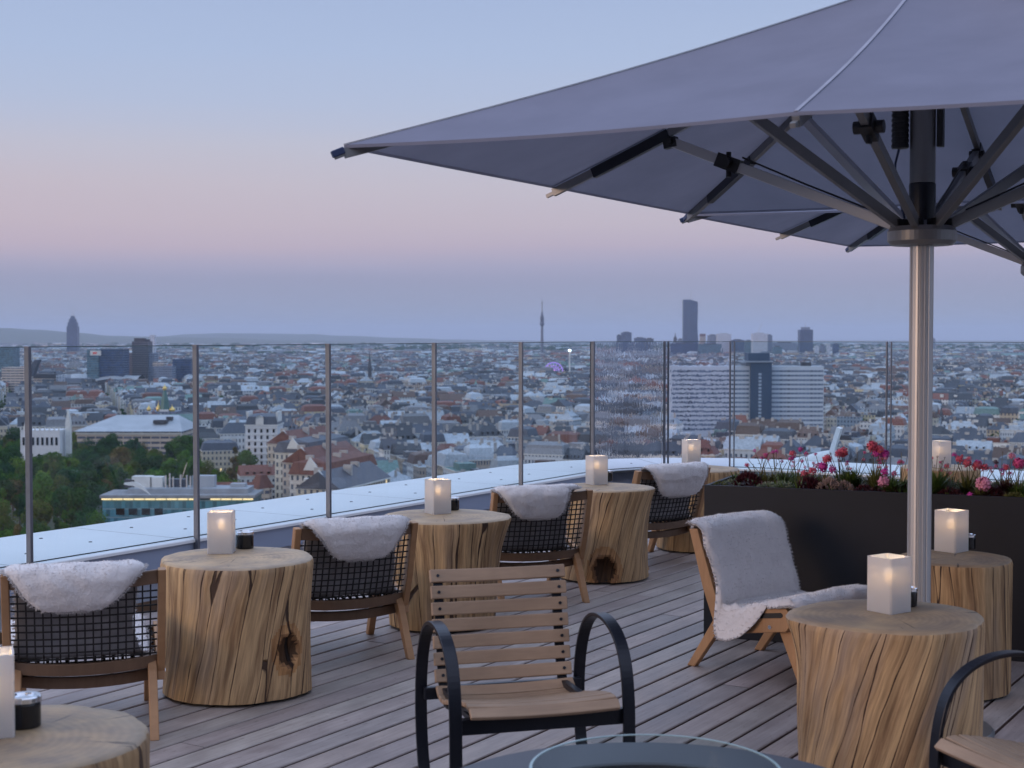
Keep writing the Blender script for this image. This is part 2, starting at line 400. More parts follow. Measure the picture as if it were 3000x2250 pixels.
# ================================================================== TERRACE
U = Vector((.529, .849, 0)).normalized(); V = Vector((U.y, -U.x, 0))        # along the railing / away from it
I0 = Vector((-2.725, 7.882, 0)); CORNER_T = 7.70; RAD = 1.2; LW = .965
def TW(t, s, z=0.0): return I0+U*t+V*s+Vector((0, 0, z))
ZL = .403                                                                    # top of the coping
def ledge_path(off, n=14):
    """inner edge (off=0) or lines further out, from far left to far right"""
    p = [TW(-9, -off)]
    cc = TW(CORNER_T-RAD, RAD)
    for i in range(n+1):
        a = pi*.5*i/n
        p.append(cc+(-V*cos(a)+U*sin(a))*(RAD+off))
    p.append(TW(CORNER_T+off, 9.5))
    return p
# deck
dk = MB(); pitch = .1455; bw = .1315
rnd = random.Random(3)
for i in range(0, 74):
    s0 = .02+i*pitch
    t = -9.5+rnd.uniform(0, 3)
    ends = [-9.5]
    while t < CORNER_T-.02:
        ends.append(t); t += rnd.choice((3.0, 4.0, 4.0, 5.0))*1.0
    ends.append(CORNER_T+.02)
    for a, b in zip(ends[:-1], ends[1:]):
        g = .0015; z = rnd.uniform(-.0008, .0008); k = rnd.uniform(.80, 1.15); cl = (k*rnd.uniform(.97, 1.04), k, k*rnd.uniform(.96, 1.03))
        a += g; b -= g; e = .004; zz = (0, -.004)
        o = rnd.uniform(0, 50)
        P = lambda tt, ss, z_: TW(tt, ss, z_)
        s1 = s0+bw
        uv = lambda q: [(tt+o, ss*1.0+i*.37) for tt, ss in q]
        q = [(a, s0+e), (b, s0+e), (b, s1-e), (a, s1-e)]
        dk.quad(*[P(x, y, z) for x, y in q[::-1]], col=cl, uv=uv(q[::-1]))
        for (sa, sb) in ((s0+e, s0), (s1, s1-e)):
            za, zb = (z, z-e) if sb == s0 else (z-e, z)
            q = [(a, sa), (b, sa), (b, sb), (a, sb)]; dk.quad(P(a, sa, za), P(a, sb, zb), P(b, sb, zb), P(b, sa, za), col=cl, uv=uv([q[0], q[3], q[2], q[1]]))
        for sa in (s0, s1):
            q = [(a, sa), (b, sa), (b, sa+.02), (a, sa+.02)]; dk.quad(P(a, sa, z-e), P(b, sa, z-e), P(b, sa, z-.028), P(a, sa, z-.028), col=(k*.35, k*.26, k*.24), uv=uv(q))
deck = dk.build('deck', M['deck']); tag(deck, kind='structure')
ul = MB().quad(TW(-9.6, -.1, -.035), TW(-9.6, 10.8, -.035), TW(CORNER_T+.05, 10.8, -.035), TW(CORNER_T+.05, -.1, -.035)).build('deck_underlay', M['deck_under']); tag(ul, kind='structure')
# the tower the terrace stands on
bl = [p+Vector((0, 0, 0)) for p in ledge_path(LW-.08)]
poly = [(p.x, p.y) for p in bl]+[(TW(CORNER_T, 9.5)-U*17).to_2d()[:], (TW(-9, 9.5)).to_2d()[:]]
poly = [(p.x, p.y) for p in bl]+[tuple((TW(-9, 11))[:2])]
hb = MB().prism(poly, -90, -.05, 'z').build('hotel_tower', plain('tower_render', (.3, .31, .33), .7)); tag(hb, kind='structure')

# parapet with its coping of white sheet panels
led = empty('parapet', tuple(TW(0, 0))); led['label'] = 'low white parapet with a wide sheet-metal coping that curves round the terrace corner'; led['category'] = 'parapet'
LM = Matrix.Translation(-TW(0, 0))
inn, out_ = ledge_path(0), ledge_path(LW)
def ring_wall(paths_z, name, mat, closed=False):
    b = MB(); n = len(paths_z[0][0])
    for (pa, za), (pb, zb) in zip(paths_z[:-1], paths_z[1:]):
        for i in range(n-1): b.quad(pa[i]+Vector((0, 0, za)), pa[i+1]+Vector((0, 0, za)), pb[i+1]+Vector((0, 0, zb)), pb[i]+Vector((0, 0, zb)))
    return b.build(name, mat, led, M=LM)
lip = ledge_path(-.012); l2 = ledge_path(-.02); base_i = ledge_path(.10)
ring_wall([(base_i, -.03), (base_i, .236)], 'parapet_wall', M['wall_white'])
ring_wall([(ledge_path(.085), -.03), (ledge_path(.085), .035), (ledge_path(.10), .036)], 'skirting_board', M['teak_shaded'])
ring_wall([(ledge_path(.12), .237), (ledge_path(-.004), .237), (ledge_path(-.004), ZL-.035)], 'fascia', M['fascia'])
ring_wall([(ledge_path(0), ZL-.034), (l2, ZL-.034), (l2, ZL-.018), (lip, ZL-.012), (ledge_path(.022), ZL-.006)], 'coping_edge', M['coping'])
ring_wall([(out_, ZL), (out_, ZL-.25), (ledge_path(LW-.05), ZL-.25)], 'outer_edge', M['coping'])
ring_wall([(ledge_path(.018), ZL-.012), (ledge_path(LW-.01), ZL-.012)], 'joint_backing', M['black_plastic'])
# coping panels, each its own sheet with a 6 mm joint; screws as dots
joints = [-5.0, -3.72, -2.45, -1.19, .07, 1.33, 2.59, 3.85, 5.11, CORNER_T-RAD-.10]
def panel(pa, pb, screws):
    b = MB(); n = len(pa)
    for i in range(n-1):
        b.quad(pa[i]+Vector((0, 0, ZL)), pa[i+1]+Vector((0, 0, ZL)), pb[i+1]+Vector((0, 0, ZL)), pb[i]+Vector((0, 0, ZL)))
    p = b.build('coping_panel', M['coping'], led, M=LM)
    for q in screws: MB().lathe([(.0001, .004), (.009, .0035), (.013, 0)], 8, (q.x, q.y, ZL)).build('screw', M['black_metal'], p, M=LM)
g = .003
for a, b in zip(joints[:-1], joints[1:]):
    a += g; b -= g; sh = .19   # joints lean a little: outer end sits further back
    scr = [TW(a+.33, -LW*.30), TW(b-.40, -LW*.36), TW(a+.20, -LW*.66), TW(b-.45, -LW*.75)]
    panel([TW(a, -.022), TW(b, -.022)], [TW(a, -LW), TW(b, -LW)], scr)
cc = TW(CORNER_T-RAD, RAD)
def arc(off, a0, a1, n=10): return [cc+(-V*cos(a0+(a1-a0)*i/n)+U*sin(a0+(a1-a0)*i/n))*(RAD+off) for i in range(n+1)]
a0 = CORNER_T-RAD-.10+g
for k, (x0, x1) in enumerate(((0.0, .5), (.5, 1.0))):
    pa = arc(.022, x0*pi/2+.003, x1*pi/2-.003); pb = arc(LW, x0*pi/2+.002, x1*pi/2-.002)
    if k == 0: pa = [TW(a0, -.022)]+pa; pb = [TW(a0, -LW)]+pb
    m_ = (x0+x1)*pi/4
    panel(pa, pb, [arc(LW*.42, m_-.2, m_-.2)[0], arc(LW*.42, m_+.25, m_+.25)[0]])
s_ = RAD
while s_ < 9.2:
    panel([TW(CORNER_T+.022, s_+g), TW(CORNER_T+.022, s_+1.5-g)], [TW(CORNER_T+LW, s_+g), TW(CORNER_T+LW, s_+1.5-g)], [TW(CORNER_T+.3, s_+.3), TW(CORNER_T+.7, s_+1.1)]); s_ += 1.5

# unseen hotel storey behind the viewer, added to shade the terrace
pv_ = empty('roof_pavilion', (2.5, -6.0, 0), R(4)); tag(pv_, 'dark glazed roof pavilion of the hotel closing the terrace behind the viewer', 'pavilion')
MB().box((0, -2.0, 2.1), (17, 6, 4.2)).build('wall', M['planter'], pv_)
MB().box((0, -1.6, 4.35), (18.2, 8.2, .28)).build('roof', M['alu_dark'], pv_)
for k in range(9): MB().box((-7.6+1.9*k, 1.04, 1.9), (1.7, .05, 3.2)).build('window', M['jar'], pv_)

M['glass_edge'] = plain('glass_cut_edge', (.06, .10, .11), .3)
# glass railing
ZG = 1.585
rail = empty('glass_railing', tuple(TW(0, 0))); rail['label'] = 'frameless clear glass railing on slim steel posts along the terrace edge'; rail['category'] = 'railing'
posts = [TW(t, 0) for t in (-4.9, -3.64, -2.37, -1.10, .164, 1.442, 2.725, 3.996, 5.255, 6.50)]+[arc(0, pi*.24, pi*.24)[0], arc(0, pi*.41, pi*.41)[0]]+[TW(CORNER_T, RAD+1.15+1.27*k) for k in range(6)]
dirs = []
for i, p in enumerate(posts):
    d = (posts[min(i+1, len(posts)-1)]-posts[max(i-1, 0)]).normalized(); dirs.append(d)
for i, (p, d) in enumerate(zip(posts, dirs)):
    nn = Vector((d.y, -d.x, 0)); b = MB(); thin = .011 if i >= 10 else .020
    q = p+nn*.024
    b.box((0, 0, 0), (thin, .036, ZG-.30), Matrix.Translation(q+Vector((0, 0, (ZG+.30)/2))) @ Matrix.Rotation(atan2(d.y, d.x), 4, 'Z'))
    if i >= 10: b.box((0, 0, 0), (.008, .03, ZG-.30), Matrix.Translation(q+d*.04+Vector((0, 0, (ZG+.30)/2))) @ Matrix.Rotation(atan2(d.y, d.x), 4, 'Z'))
    b.build('post', M['post'], rail, bevel=.002, M=LM)
for i in range(len(posts)-1):
    a, c_ = posts[i], posts[i+1]; d = (c_-a).normalized(); L = (c_-a).length
    mt = M['glass_streaky'] if i == 9 else (M['glass_wavy'] if i == 10 else M['glass'])
    b = MB().box((0, 0, 0), (L-.014, .014, ZG-.008-.30), Matrix.Translation((a+c_)/2-Vector((d.y, -d.x, 0))*.012+Vector((0, 0, (ZG-.008+.30)/2-LM.translation.z*0))) @ Matrix.Rotation(atan2(d.y, d.x), 4, 'Z'))
    gp = b.build('glass_pane', mt, rail, M=LM)
    MB().box((0, 0, 0), (L-.014, .0155, .005), Matrix.Translation((a+c_)/2-Vector((d.y, -d.x, 0))*.012+Vector((0, 0, ZG-.005))) @ Matrix.Rotation(atan2(d.y, d.x), 4, 'Z')).build('top_edge', M['glass_edge'], gp, M=LM)

# ------------------------------------------------------------------ stumps
def stump(name_label, X, Y, r, h=.618, prof=None, seed=1, twist=.25, tone=1.0, knots=(), flare=None, grey=0.0, cat='side table'):
    root = empty('stump_table', (X, Y, 0)); root['label'] = name_label; root['category'] = cat; root['group'] = 'tree-stump side tables'
    prof = prof or (lambda z: 1.0)
    NA, NZ = 192, 46; b = MB(); st = atan2(Y, X)                     # seam on the far side
    def rad(a, z):
        v = Vector((cos(a), sin(a), 0))
        k = noise.noise(v*1.3+Vector((seed*7.3, 0, z*.5)))*.055+noise.noise(v*3.2+Vector((0, seed*3.1, z*.8)))*.022
        tw = a+twist*z/r*1.0
        v2 = Vector((cos(tw), sin(tw), 0))
        k += noise.noise(v2*9+Vector((seed, 0, z*1.2)))*.014+noise.noise(v2*26+Vector((seed, 3, z*1.5)))*.006
        if flare:
            fa, fw, fk, fz = flare
            da = (a-fa+pi) % (2*pi)-pi
            k += fk*math.exp(-(da/fw)**2)*max(0, (z/h-fz)/(1-fz))**2
        return r*prof(z/h)*(1+k)
    zs = [.014+(h-.014-.008)*i/(NZ-1) for i in range(NZ)]
    for i, z in enumerate(zs):
        for j in range(NA+1):
            a = st+2*pi*j/NA; rr = rad(a, z)
            if i == NZ-1: rr -= .004
            c_ = 1.0; dr = 0
            for (ka, kz, ks) in knots:
                da = ((a-ka+pi) % (2*pi)-pi)*r; d_ = sqrt((da/ks)**2+((z-kz)/(ks*1.25))**2)+noise.noise(Vector((da*30, z*30, seed)))*.16
                if d_ < 1.0: dr -= .045*(1-d_)**.5*(ks/.07)
                elif d_ < 1.6: dr += .012*(1-(d_-1)/.6)
            b.v.append(Vector(((rr+dr)*cos(a), (rr+dr)*sin(a), z)))
    W = NA+1
    def kc(j, i):
        a = st+2*pi*(j+.5)/NA; z = zs[i]
        for (ka, kz, ks) in knots:
            da = ((a-ka+pi) % (2*pi)-pi)*r; d_ = sqrt((da/ks)**2+((z-kz)/(ks*1.25))**2)+noise.noise(Vector((da*30, z*30, seed)))*.16
            if d_ < .95: return (.16, .12, .10)
            if d_ < 1.2: return (.55, .42, .34)
            if d_ < 1.7: return (.9, .74, .6)
        return (1, 1, 1)
    for i in range(NZ-1):
        for j in range(NA):
            u0, u1 = 2*pi*j/NA*r, 2*pi*(j+1)/NA*r
            b.face((i*W+j, i*W+j+1, (i+1)*W+j+1, (i+1)*W+j), 0, kc(j, i), [(u0, zs[i]), (u1, zs[i]), (u1, zs[i+1]), (u0, zs[i+1])])
    b.build('trunk', stump_mat('stump_wood', twist, tone, seed, grey), root, smooth=True)
    t = MB(); K = 14
    last = [rad(st+2*pi*j/NA, zs[-1])-.004 for j in range(NA)]
    for q in range(K):
        f = 1-q/K
        for j in range(NA):
            a = st+2*pi*j/NA; rr = last[j]*f
            z = (h-.008 if q == 0 else h+noise.noise(Vector((rr*cos(a)*4, rr*sin(a)*4, seed)))*.0035) if q else zs[-1]
            if q == 1: pass
            t.v.append(Vector((rr*cos(a), rr*sin(a), z)))
        if q == 0:
            pass
    # first ring duplicates the rim, second is pushed out to give a worn edge
    for j in range(NA):
        a = st+2*pi*j/NA; rr = last[j]-.007; t.v[NA+j] = Vector((rr*cos(a), rr*sin(a), h))
    t.v.append(Vector((0, 0, h)))
    for q in range(K-1):
        for j in range(NA): t.face((q*NA+j, q*NA+(j+1) % NA, (q+1)*NA+(j+1) % NA, (q+1)*NA+j), 0)
    for j in range(NA): t.face(((K-1)*NA+j, (K-1)*NA+(j+1) % NA, K*NA), 0)
    t.build('table_top', top_mat('stump_end_grain', tone, seed % 5), root, smooth=True)
    MB().lathe([(r*prof(0)*.90, 0), (r*prof(0)*.90, .03)], 48).lathe([(.001, .0005), (r*prof(0)*.9, .0005)], 48).build('shadow_line_disc', M['black_plastic'], root)  # black disc added to draw the shadow line under the trunk
    return root

CA = lambda X, Y, px_off: atan2(Y, X)+pi+px_off
stumps = {}
p = at(695, 1632, .618); S2 = p
stump('pale twisted tree-stump side table with one dark knot at its lower right', p.x, p.y, .352, seed=2, twist=-.20, tone=1.08,
      prof=lambda z: .985-.035*sin(pi*min(1, z*1.05))+.02*z, knots=[(CA(p.x, p.y, .72), .225, .056)], grey=.1)
p = at(1297, 1511, .618); S3 = p
stump('honey brown tree-stump side table wider at the top, behind the slatted armchair', p.x, p.y, .335, seed=5, twist=.02, tone=1.0,
      prof=lambda z: .90+.10*z+.06*max(0, z-.7)/.3, flare=(CA(p.x, p.y, 1.35), .7, .12, .30))
p = at(1770, 1426, .618); S4 = p
stump('narrow flared tree-stump side table with a dark knot hole at its foot', p.x, p.y, .305, seed=9, twist=-.26, tone=.97,
      prof=lambda z: .98-.05*sin(pi*z)+.03*z, flare=(CA(p.x, p.y, 1.4), .5, .12, .55), knots=[(CA(p.x, p.y, .02), .085, .075)])
p = at(2045, 1372, .618); S5 = p
stump('farthest tree-stump side table beside the left end of the planter', p.x, p.y, .315, seed=12, twist=-.05, tone=.86)
p = at(2608, 1801, .618); S6 = p
stump('large tree-stump side table in the right foreground, streaked with slanting cracks', p.x, p.y, .345, seed=15, twist=-.33, tone=1.0,
      prof=lambda z: .95+.03*z, flare=(CA(p.x, p.y, -1.25), .42, .16, .62), grey=.12)
p = at(2797, 1633, .618); S7 = p
stump('tree-stump side table between the umbrella pole and the dark planter', p.x, p.y, .255, seed=19, twist=.03, tone=.84)
p = at(38, 2160, .618); S1 = p
stump('blurred dark tree-stump side table cut off by the bottom left corner', p.x, p.y, .335, seed=23, twist=.1, tone=.72, grey=.2)
S8 = Vector((3.33, 11.5, 0))
stump('tree-stump side table mostly hidden behind the flowers of the planter', S8.x, S8.y, .30, seed=27, twist=.1, tone=.9)

# ------------------------------------------------------------------ candle lamps and jars
def lamp(x, y, z, rz, label, hgt=.195, wd=.118):
    root = empty('candle_lamp', (x, y, z+.0005), rz); tag(root, label, 'candle lamp', 'frosted glass candle lamps on the stump tables')
    b = MB(); s_ = wd/2; th = .004; c_ = .006
    def ringp(s): return [(-s+c_, -s), (s-c_, -s), (s, -s+c_), (s, s-c_), (s-c_, s), (-s+c_, s), (-s, s-c_), (-s, -s+c_)]
    lv = [(s_, 0.0), (s_, hgt)]; n = 8
    zt = hgt
    rings = [(ringp(s_), 0), (ringp(s_), zt), (ringp(s_-th), zt), (ringp(s_-th), th)]
    for rg, zz in rings:
        for q in rg: b.v.append(Vector((q[0], q[1], zz)))
    for i in range(3):
        for j in range(n): b.face((i*n+j, i*n+(j+1) % n, (i+1)*n+(j+1) % n, (i+1)*n+j))
    b.face([3*n+j for j in range(n)][::-1]); b.face(list(range(n))[::-1])
    b.build('lamp_shade', M['frosted'], root)
    c2 = MB().lathe([(.001, .005), (.026, .005), (.026, .10), (.023, .103), (.001, .101)], 20); c2.build('candle', M['wax'], root, smooth=False)
    f = MB().lathe([(.0005, .108), (.007, .113), (.011, .124), (.009, .137), (.003, .152), (.0003, .158)], 12); f.build('flame', M['flame'], root, smooth=True)
    ld = bpy.data.lights.new('candle_light', 'POINT'); ld.energy = .36; ld.color = (1, .88, .80); ld.shadow_soft_size = .015
    lo = bpy.data.objects.new('candle_light', ld); col.objects.link(lo); lo.parent = root; lo.location = (0, 0, .145)
    return root
def onpx(px, py, z): q = at(px, py, z); return q.x, q.y
LZ = .618
lamps = [(-28, 2150, .35, 'blurred candle lamp cut off by the left edge, on the nearest stump table', .212),
         (649, 1618, .06, 'candle lamp on the pale knotted stump table at the left', .195),
         (1283, 1503, .50, 'candle lamp on the stump table behind the slatted armchair', .195),
         (1748, 1418, .42, 'candle lamp on the narrow stump table with the knot hole at its foot', .195),
         (2025, 1360, .30, 'candle lamp on the farthest stump table, above the white curved parapet', .195),
         (2604, 1790, .62, 'large candle lamp on the right foreground stump table', .205),
         (2787, 1614, .72, 'candle lamp on the stump table right of the umbrella pole', .195)]
for px, py, rz, lb, hg in lamps:
    x, y = onpx(px, py, LZ); lamp(x, y, LZ, rz, lb, hg)
lamp(S8.x-.01, S8.y-.02, LZ, .5, 'candle lamp standing behind the pink planter flowers', .205, .13)
def jar(px, py, label, k=1.0):
    x, y = onpx(px, py, LZ); root = empty('ashtray_jar', (x, y, LZ+.0005)); tag(root, label, 'jar', 'black jars with silver lids on the stump tables')
    MB().lathe([(.001, 0), (.040*k, 0), (.043*k, .003), (.043*k, .062*k), (.040*k, .066*k), (.001, .066*k)], 32).build('jar_body', M['jar'], root, smooth=False)
    l_ = MB().lathe([(.041*k, .066*k), (.0445*k, .068*k), (.0445*k, .080*k), (.042*k, .083*k), (.030*k, .083*k), (.027*k, .078*k), (.001, .078*k)], 32).build('lid', M['chrome'], root)
    return root
jar(71, 2128, 'black jar with silver lid on the blurred nearest stump table', 1.0)
jar(717, 1606, 'black jar with silver lid on the pale knotted stump table', 1.0)
jar(1326, 1494, 'black jar half hidden behind the lamp on the stump table behind the slatted armchair', .9)
jar(1778, 1409, 'black jar almost hidden by the lamp on the narrow knot-holed stump table', .9)
jar(2658, 1774, 'black jar half hidden behind the large right foreground lamp', .85)
jar(2835, 1607, 'black jar beside the lamp on the stump table next to the planter', .85)

# ------------------------------------------------------------------ lounge chairs
def backy(z): return -.300+(.69-z)*.34+max(0, (.40-z))*.12
def lounge_chair():
    root = empty('lounge_chair')
    tag(root, 'x', 'lounge chair', 'teak lounge chairs with woven backs')
    W_ = .305
    for sx in (-1, 1):
        x0 = sx*W_; a, b_ = (x0-.016, x0+.016)
        out1, in1 = [], []
        for k in range(9):
            z = .69-(.69-.24)*k/8; y = backy(z); wd = .026+.012*(k/8)
            out1.append((y-wd, z)); in1.append((y+wd, z+.004))
        poly = out1+[(-.175, .205), (-.13, .195), (.262, .262), (.285, .29), (.285, .345), (.262, .372), (.20, .372), (.05, .335), (-.055, .31)]+in1[::-1][1:]
        sf = MB().prism(poly, a, b_, 'x').build('side_frame', M['teak'], root, bevel=.004)
        MB().prism([(.04, .318), (.235, .349), (.245, .342), (.245, .332), (.236, .325), (.05, .296), (.038, .302)], x0+sx*.0165, x0+sx*.018, 'x').build('slot', M['black_plastic'], sf)
        # legs
        xl = x0-sx*.036
        MB().prism([(-.365, 0), (-.318, 0), (-.13, .25), (-.10, .295), (-.165, .285), (-.20, .25)], xl-.018, xl+.018, 'x').build('leg', M['teak'], root, bevel=.004)
        MB().prism([(.318, 0), (.36, 0), (.262, .28), (.235, .33), (.165, .32), (.20, .25)], xl-.018, xl+.018, 'x').build('leg', M['teak'], root, bevel=.004)
        for yy, zz in ((-.13, .232), (.17, .272)):
            MB().prism([(yy+.010*cos(q*pi/4), zz+.010*sin(q*pi/4)) for q in range(8)], x0+sx*.0155, x0+sx*.0185, 'x').build('bolt', M['chrome'], sf)
    def bowed(z0, z1, bow, th, name, mat, yo=0.0):
        b = MB(); n = 12; pts = []
        for i in range(n+1):
            x = -W_+.014+(2*W_-.028)*i/n; k = 1-(2*i/n-1)**2
            for (dy, zz) in ((-th/2, z0), (th/2, z0), (th/2, z1), (-th/2, z1)): b.v.append(Vector((x, backy((z0+z1)/2)+yo-bow*k+dy, zz-.014*k*(1 if bow > .02 else .3))))
        for i in range(n):
            for j in range(4): b.face((i*4+j, i*4+(j+1) % 4, i*4+4+(j+1) % 4, i*4+4+j))
        b.face((3, 2, 1, 0)); b.face([n*4+q for q in range(4)]); return b.build(name, mat, root, bevel=.003)
    bowed(.632, .688, .030, .026, 'top_rail', M['teak_shaded'])
    bowed(.262, .312, .045, .026, 'back_rail', M['teak_shaded'])
    bowed(.195, .243, .050, .026, 'seat_rail', M['teak_shaded'], yo=.035)
    MB().box((0, .262, .318), (2*W_-.03, .028, .06)).build('front_rail', M['teak'], root, bevel=.003)
    b = MB(); nx, nz = 17, 11
    bw_ = lambda x: .040*(1-(x/(W_-.02))**2)
    for i in range(nx):
        x = -(W_-.045)+(2*W_-.09)*i/(nx-1)
        pts = [(x, backy(z)-bw_(x)*(1 if z > .5 else 1), z) for z in [.300+(.345)*k/6 for k in range(7)]]
        b.strip(pts, .0065, .005, (1, 0, 0))
    for k in range(nz):
        z = .318+(.312)*k/(nz-1)
        pts = [(x, backy(z)-bw_(x)-.004*(1 if k % 2 else -1), z) for x in [-(W_-.018)+(2*W_-.036)*i/16 for i in range(17)]]
        b.strip(pts, .0065, .005, (0, 0, 1))
    b.build('woven_back', M['cord'], root)
    b = MB()
    for i in range(15):
        x = -(W_-.04)+(2*W_-.08)*i/14; b.strip([(x, -.16, .262), (x, .05, .30), (x, .255, .348)], .012, .006, (1, 0, 0))
    for k in range(10):
        y = -.13+.37*k/9; b.strip([(-W_+.02, y, .272+.2*(y+.13)), (W_-.02, y, .272+.2*(y+.13))], .012, .006, (0, 1, 0))
    b.build('woven_seat', M['cord'], root)
    return root

def path_pts(reach, lobe):
    pts = [(backy(lobe)-.070, lobe), (backy(.60)-.068, .605), (backy(.66)-.060, .655), (backy(.69)-.040, .693), (backy(.69)-.005, .703), (backy(.66)+.040, .678),
           (backy(.6)+.050, .60), (backy(.5)+.050, .50), (backy(.4)+.050, .40), (-.135, .318), (-.06, .302), (.05, .325), (.16, .362), (.25, .382), (.295, .375), (.318, .340)]
    return pts
def spline(P, n):
    out = []; m_ = len(P)-1
    for i in range(n+1):
        t = i/n*m_; k = min(int(t), m_-1); f = t-k
        p0, p1, p2, p3 = [P[max(0, min(m_, k+d))] for d in (-1, 0, 1, 2)]
        out.append(tuple(.5*((2*p1[q])+(-p0[q]+p2[q])*f+(2*p0[q]-5*p1[q]+4*p2[q]-p3[q])*f*f+(-p0[q]+3*p1[q]-3*p2[q]+p3[q])*f**3) for q in (0, 1)))
    return out
def fleece(M_, label, seed, lobe=.50, shift=0.0, lobeshape=None, front_w=.27, side_hang=0.0):
    """sheepskin draped from a rear lobe over the top rail, down the back and along the seat (chair coordinates)"""
    NS, NW = 84, 34; P = spline(path_pts(0, lobe), NS)
    rn = random.Random(seed); b = MB(); idx = {}
    def hw(s, side):
        z = P[s][1]; f = s/NS
        wv = .018*noise.noise(Vector((f*9, side*3.0, seed)))+.008*noise.noise(Vector((f*30, side*5.0, seed)))
        if f < .22:                                  # rear lobe, rounded towards its tip
            k = f/.22; base = lobeshape(k, side) if lobeshape else .17+.09*k
            if k < .30: base *= sqrt(max(0.0, 1-(1-k/.30)**2))*.55+.45
            return base+wv*.6
        if side_hang and side == side_hang and .53 < f < .80: return front_w+.135*sin(pi*(f-.53)/.27)**.7+wv
        w_ = front_w-(.035 if front_w < .29 else 0)*sin(pi*min(1, max(0, (f-.30)/.35)))
        if f > .6: w_ += .02
        if f > .93: w_ *= 1-.25*((f-.93)/.07)**2
        return w_+wv
    def frame(s):
        a = P[max(0, s-1)]; c_ = P[min(NS, s+1)]; d = Vector((0, c_[0]-a[0], c_[1]-a[1])).normalized(); return d, Vector((0, -d.z, d.y))
    for layer in (0, 1):
        for s in range(NS+1):
            d, nn = frame(s); wl, wr = hw(s, -1), hw(s, 1)
            for j in range(NW+1):
                q = 2*j/NW-1; x = shift+(q*wr if q > 0 else q*wl); f = s/NS
                edge = min(1, (1-abs(q))*6)*min(1, s/4)*min(1, (NS-s)/4)
                p_ = Vector((x, P[s][0], P[s][1]))
                bow = .040*(1-(min(1, abs(x)/.29))**2)
                if f < .30: p_.y -= bow*.9
                elif f < .6: p_.y -= bow*.85
                if side_hang and x*side_hang > .318: ex = abs(x)-.318; p_.x = side_hang*(.322+.30*ex); p_.z -= ex*1.05; p_.z += .02
                if layer == 0:
                    th = .008+.024*edge**.5+.008*noise.noise(Vector((x*14, f*22, seed)))*edge
                    p_ += nn*th
                    if f > .85: p_.z += .010*noise.noise(Vector((x*11, f*9, seed+3)))
                else: p_ += nn*.002
                idx[layer, s, j] = len(b.v); b.v.append(p_)
    for s in range(NS):
        for j in range(NW):
            b.face((idx[0, s, j], idx[0, s, j+1], idx[0, s+1, j+1], idx[0, s+1, j]), 0)
            b.face((idx[1, s, j+1], idx[1, s, j], idx[1, s+1, j], idx[1, s+1, j+1]), 1)
        for j in (0, NW): b.face((idx[0, s, j], idx[0, s+1, j], idx[1, s+1, j], idx[1, s, j]) if j == 0 else (idx[1, s, j], idx[1, s+1, j], idx[0, s+1, j], idx[0, s, j]), 0)
    for s in (0, NS):
        for j in range(NW): b.face((idx[0, s, j], idx[1, s, j], idx[1, s, j+1], idx[0, s, j+1]) if s == 0 else (idx[1, s, j], idx[0, s, j], idx[0, s, j+1], idx[1, s, j+1]), 0)
    # wool locks: thin curved wisps all over the fur side, longer at the rim
    for _ in range(15000):
        s = rn.randrange(NS); rim = rn.random() < .30
        j = (rn.choice((0, NW)) if rn.random() < .8 else rn.randrange(NW)) if rim else rn.randrange(NW)
        if rim and j not in (0, NW): s = rn.choice((0, NS-1))
        d, nn = frame(s); p_ = Vector(b.v[idx[0, s, j]])+Vector((rn.uniform(-.006, .006), 0, 0))+d*rn.uniform(-.004, .004)
        outw = Vector((1 if j > NW/2 else -1, 0, 0)) if rim else Vector((0, 0, 0))
        g_ = (nn*rn.uniform(.1, .6)+outw*rn.uniform(.4, 1)+Vector((rn.uniform(-1, 1), rn.uniform(-1, 1), rn.uniform(-1, .6)))*.7).normalized()
        L = rn.uniform(.004, .009) if not rim else rn.uniform(.007, .015)
        sd_ = g_.cross(Vector((rn.uniform(-1, 1), rn.uniform(-1, 1), rn.uniform(-1, 1)))).normalized()*.0016
        b.tri(p_-sd_, p_+sd_, p_+g_*L)
    o = b.build('sheepskin', [M['wool'], M['hide']], None, M=M_, smooth=True)
    tag(o, label, 'sheepskin', 'sheepskins draped over the lounge chairs'); return o

proto_chair = lounge_chair()
def put_chair(foot_px, foot_z, which, ang, label, fl_label, seed, first=[True], **kw):
    """which: local foot coordinates (x, y); foot_px its photo pixel; ang: facing (-sin, cos)"""
    r_ = proto_chair if first[0] else copy_tree(proto_chair); first[0] = False
    fp = at(foot_px[0], foot_px[1], 0)
    Rm = Matrix.Rotation(ang, 4, 'Z'); off = Rm @ Vector((which[0], which[1], 0))
    r_.location = (fp.x-off.x, fp.y-off.y, 0); r_.rotation_euler = (0, 0, ang); r_['label'] = label
    fleece(Matrix.Translation(r_.location) @ Rm, fl_label, seed, **kw)
    return r_
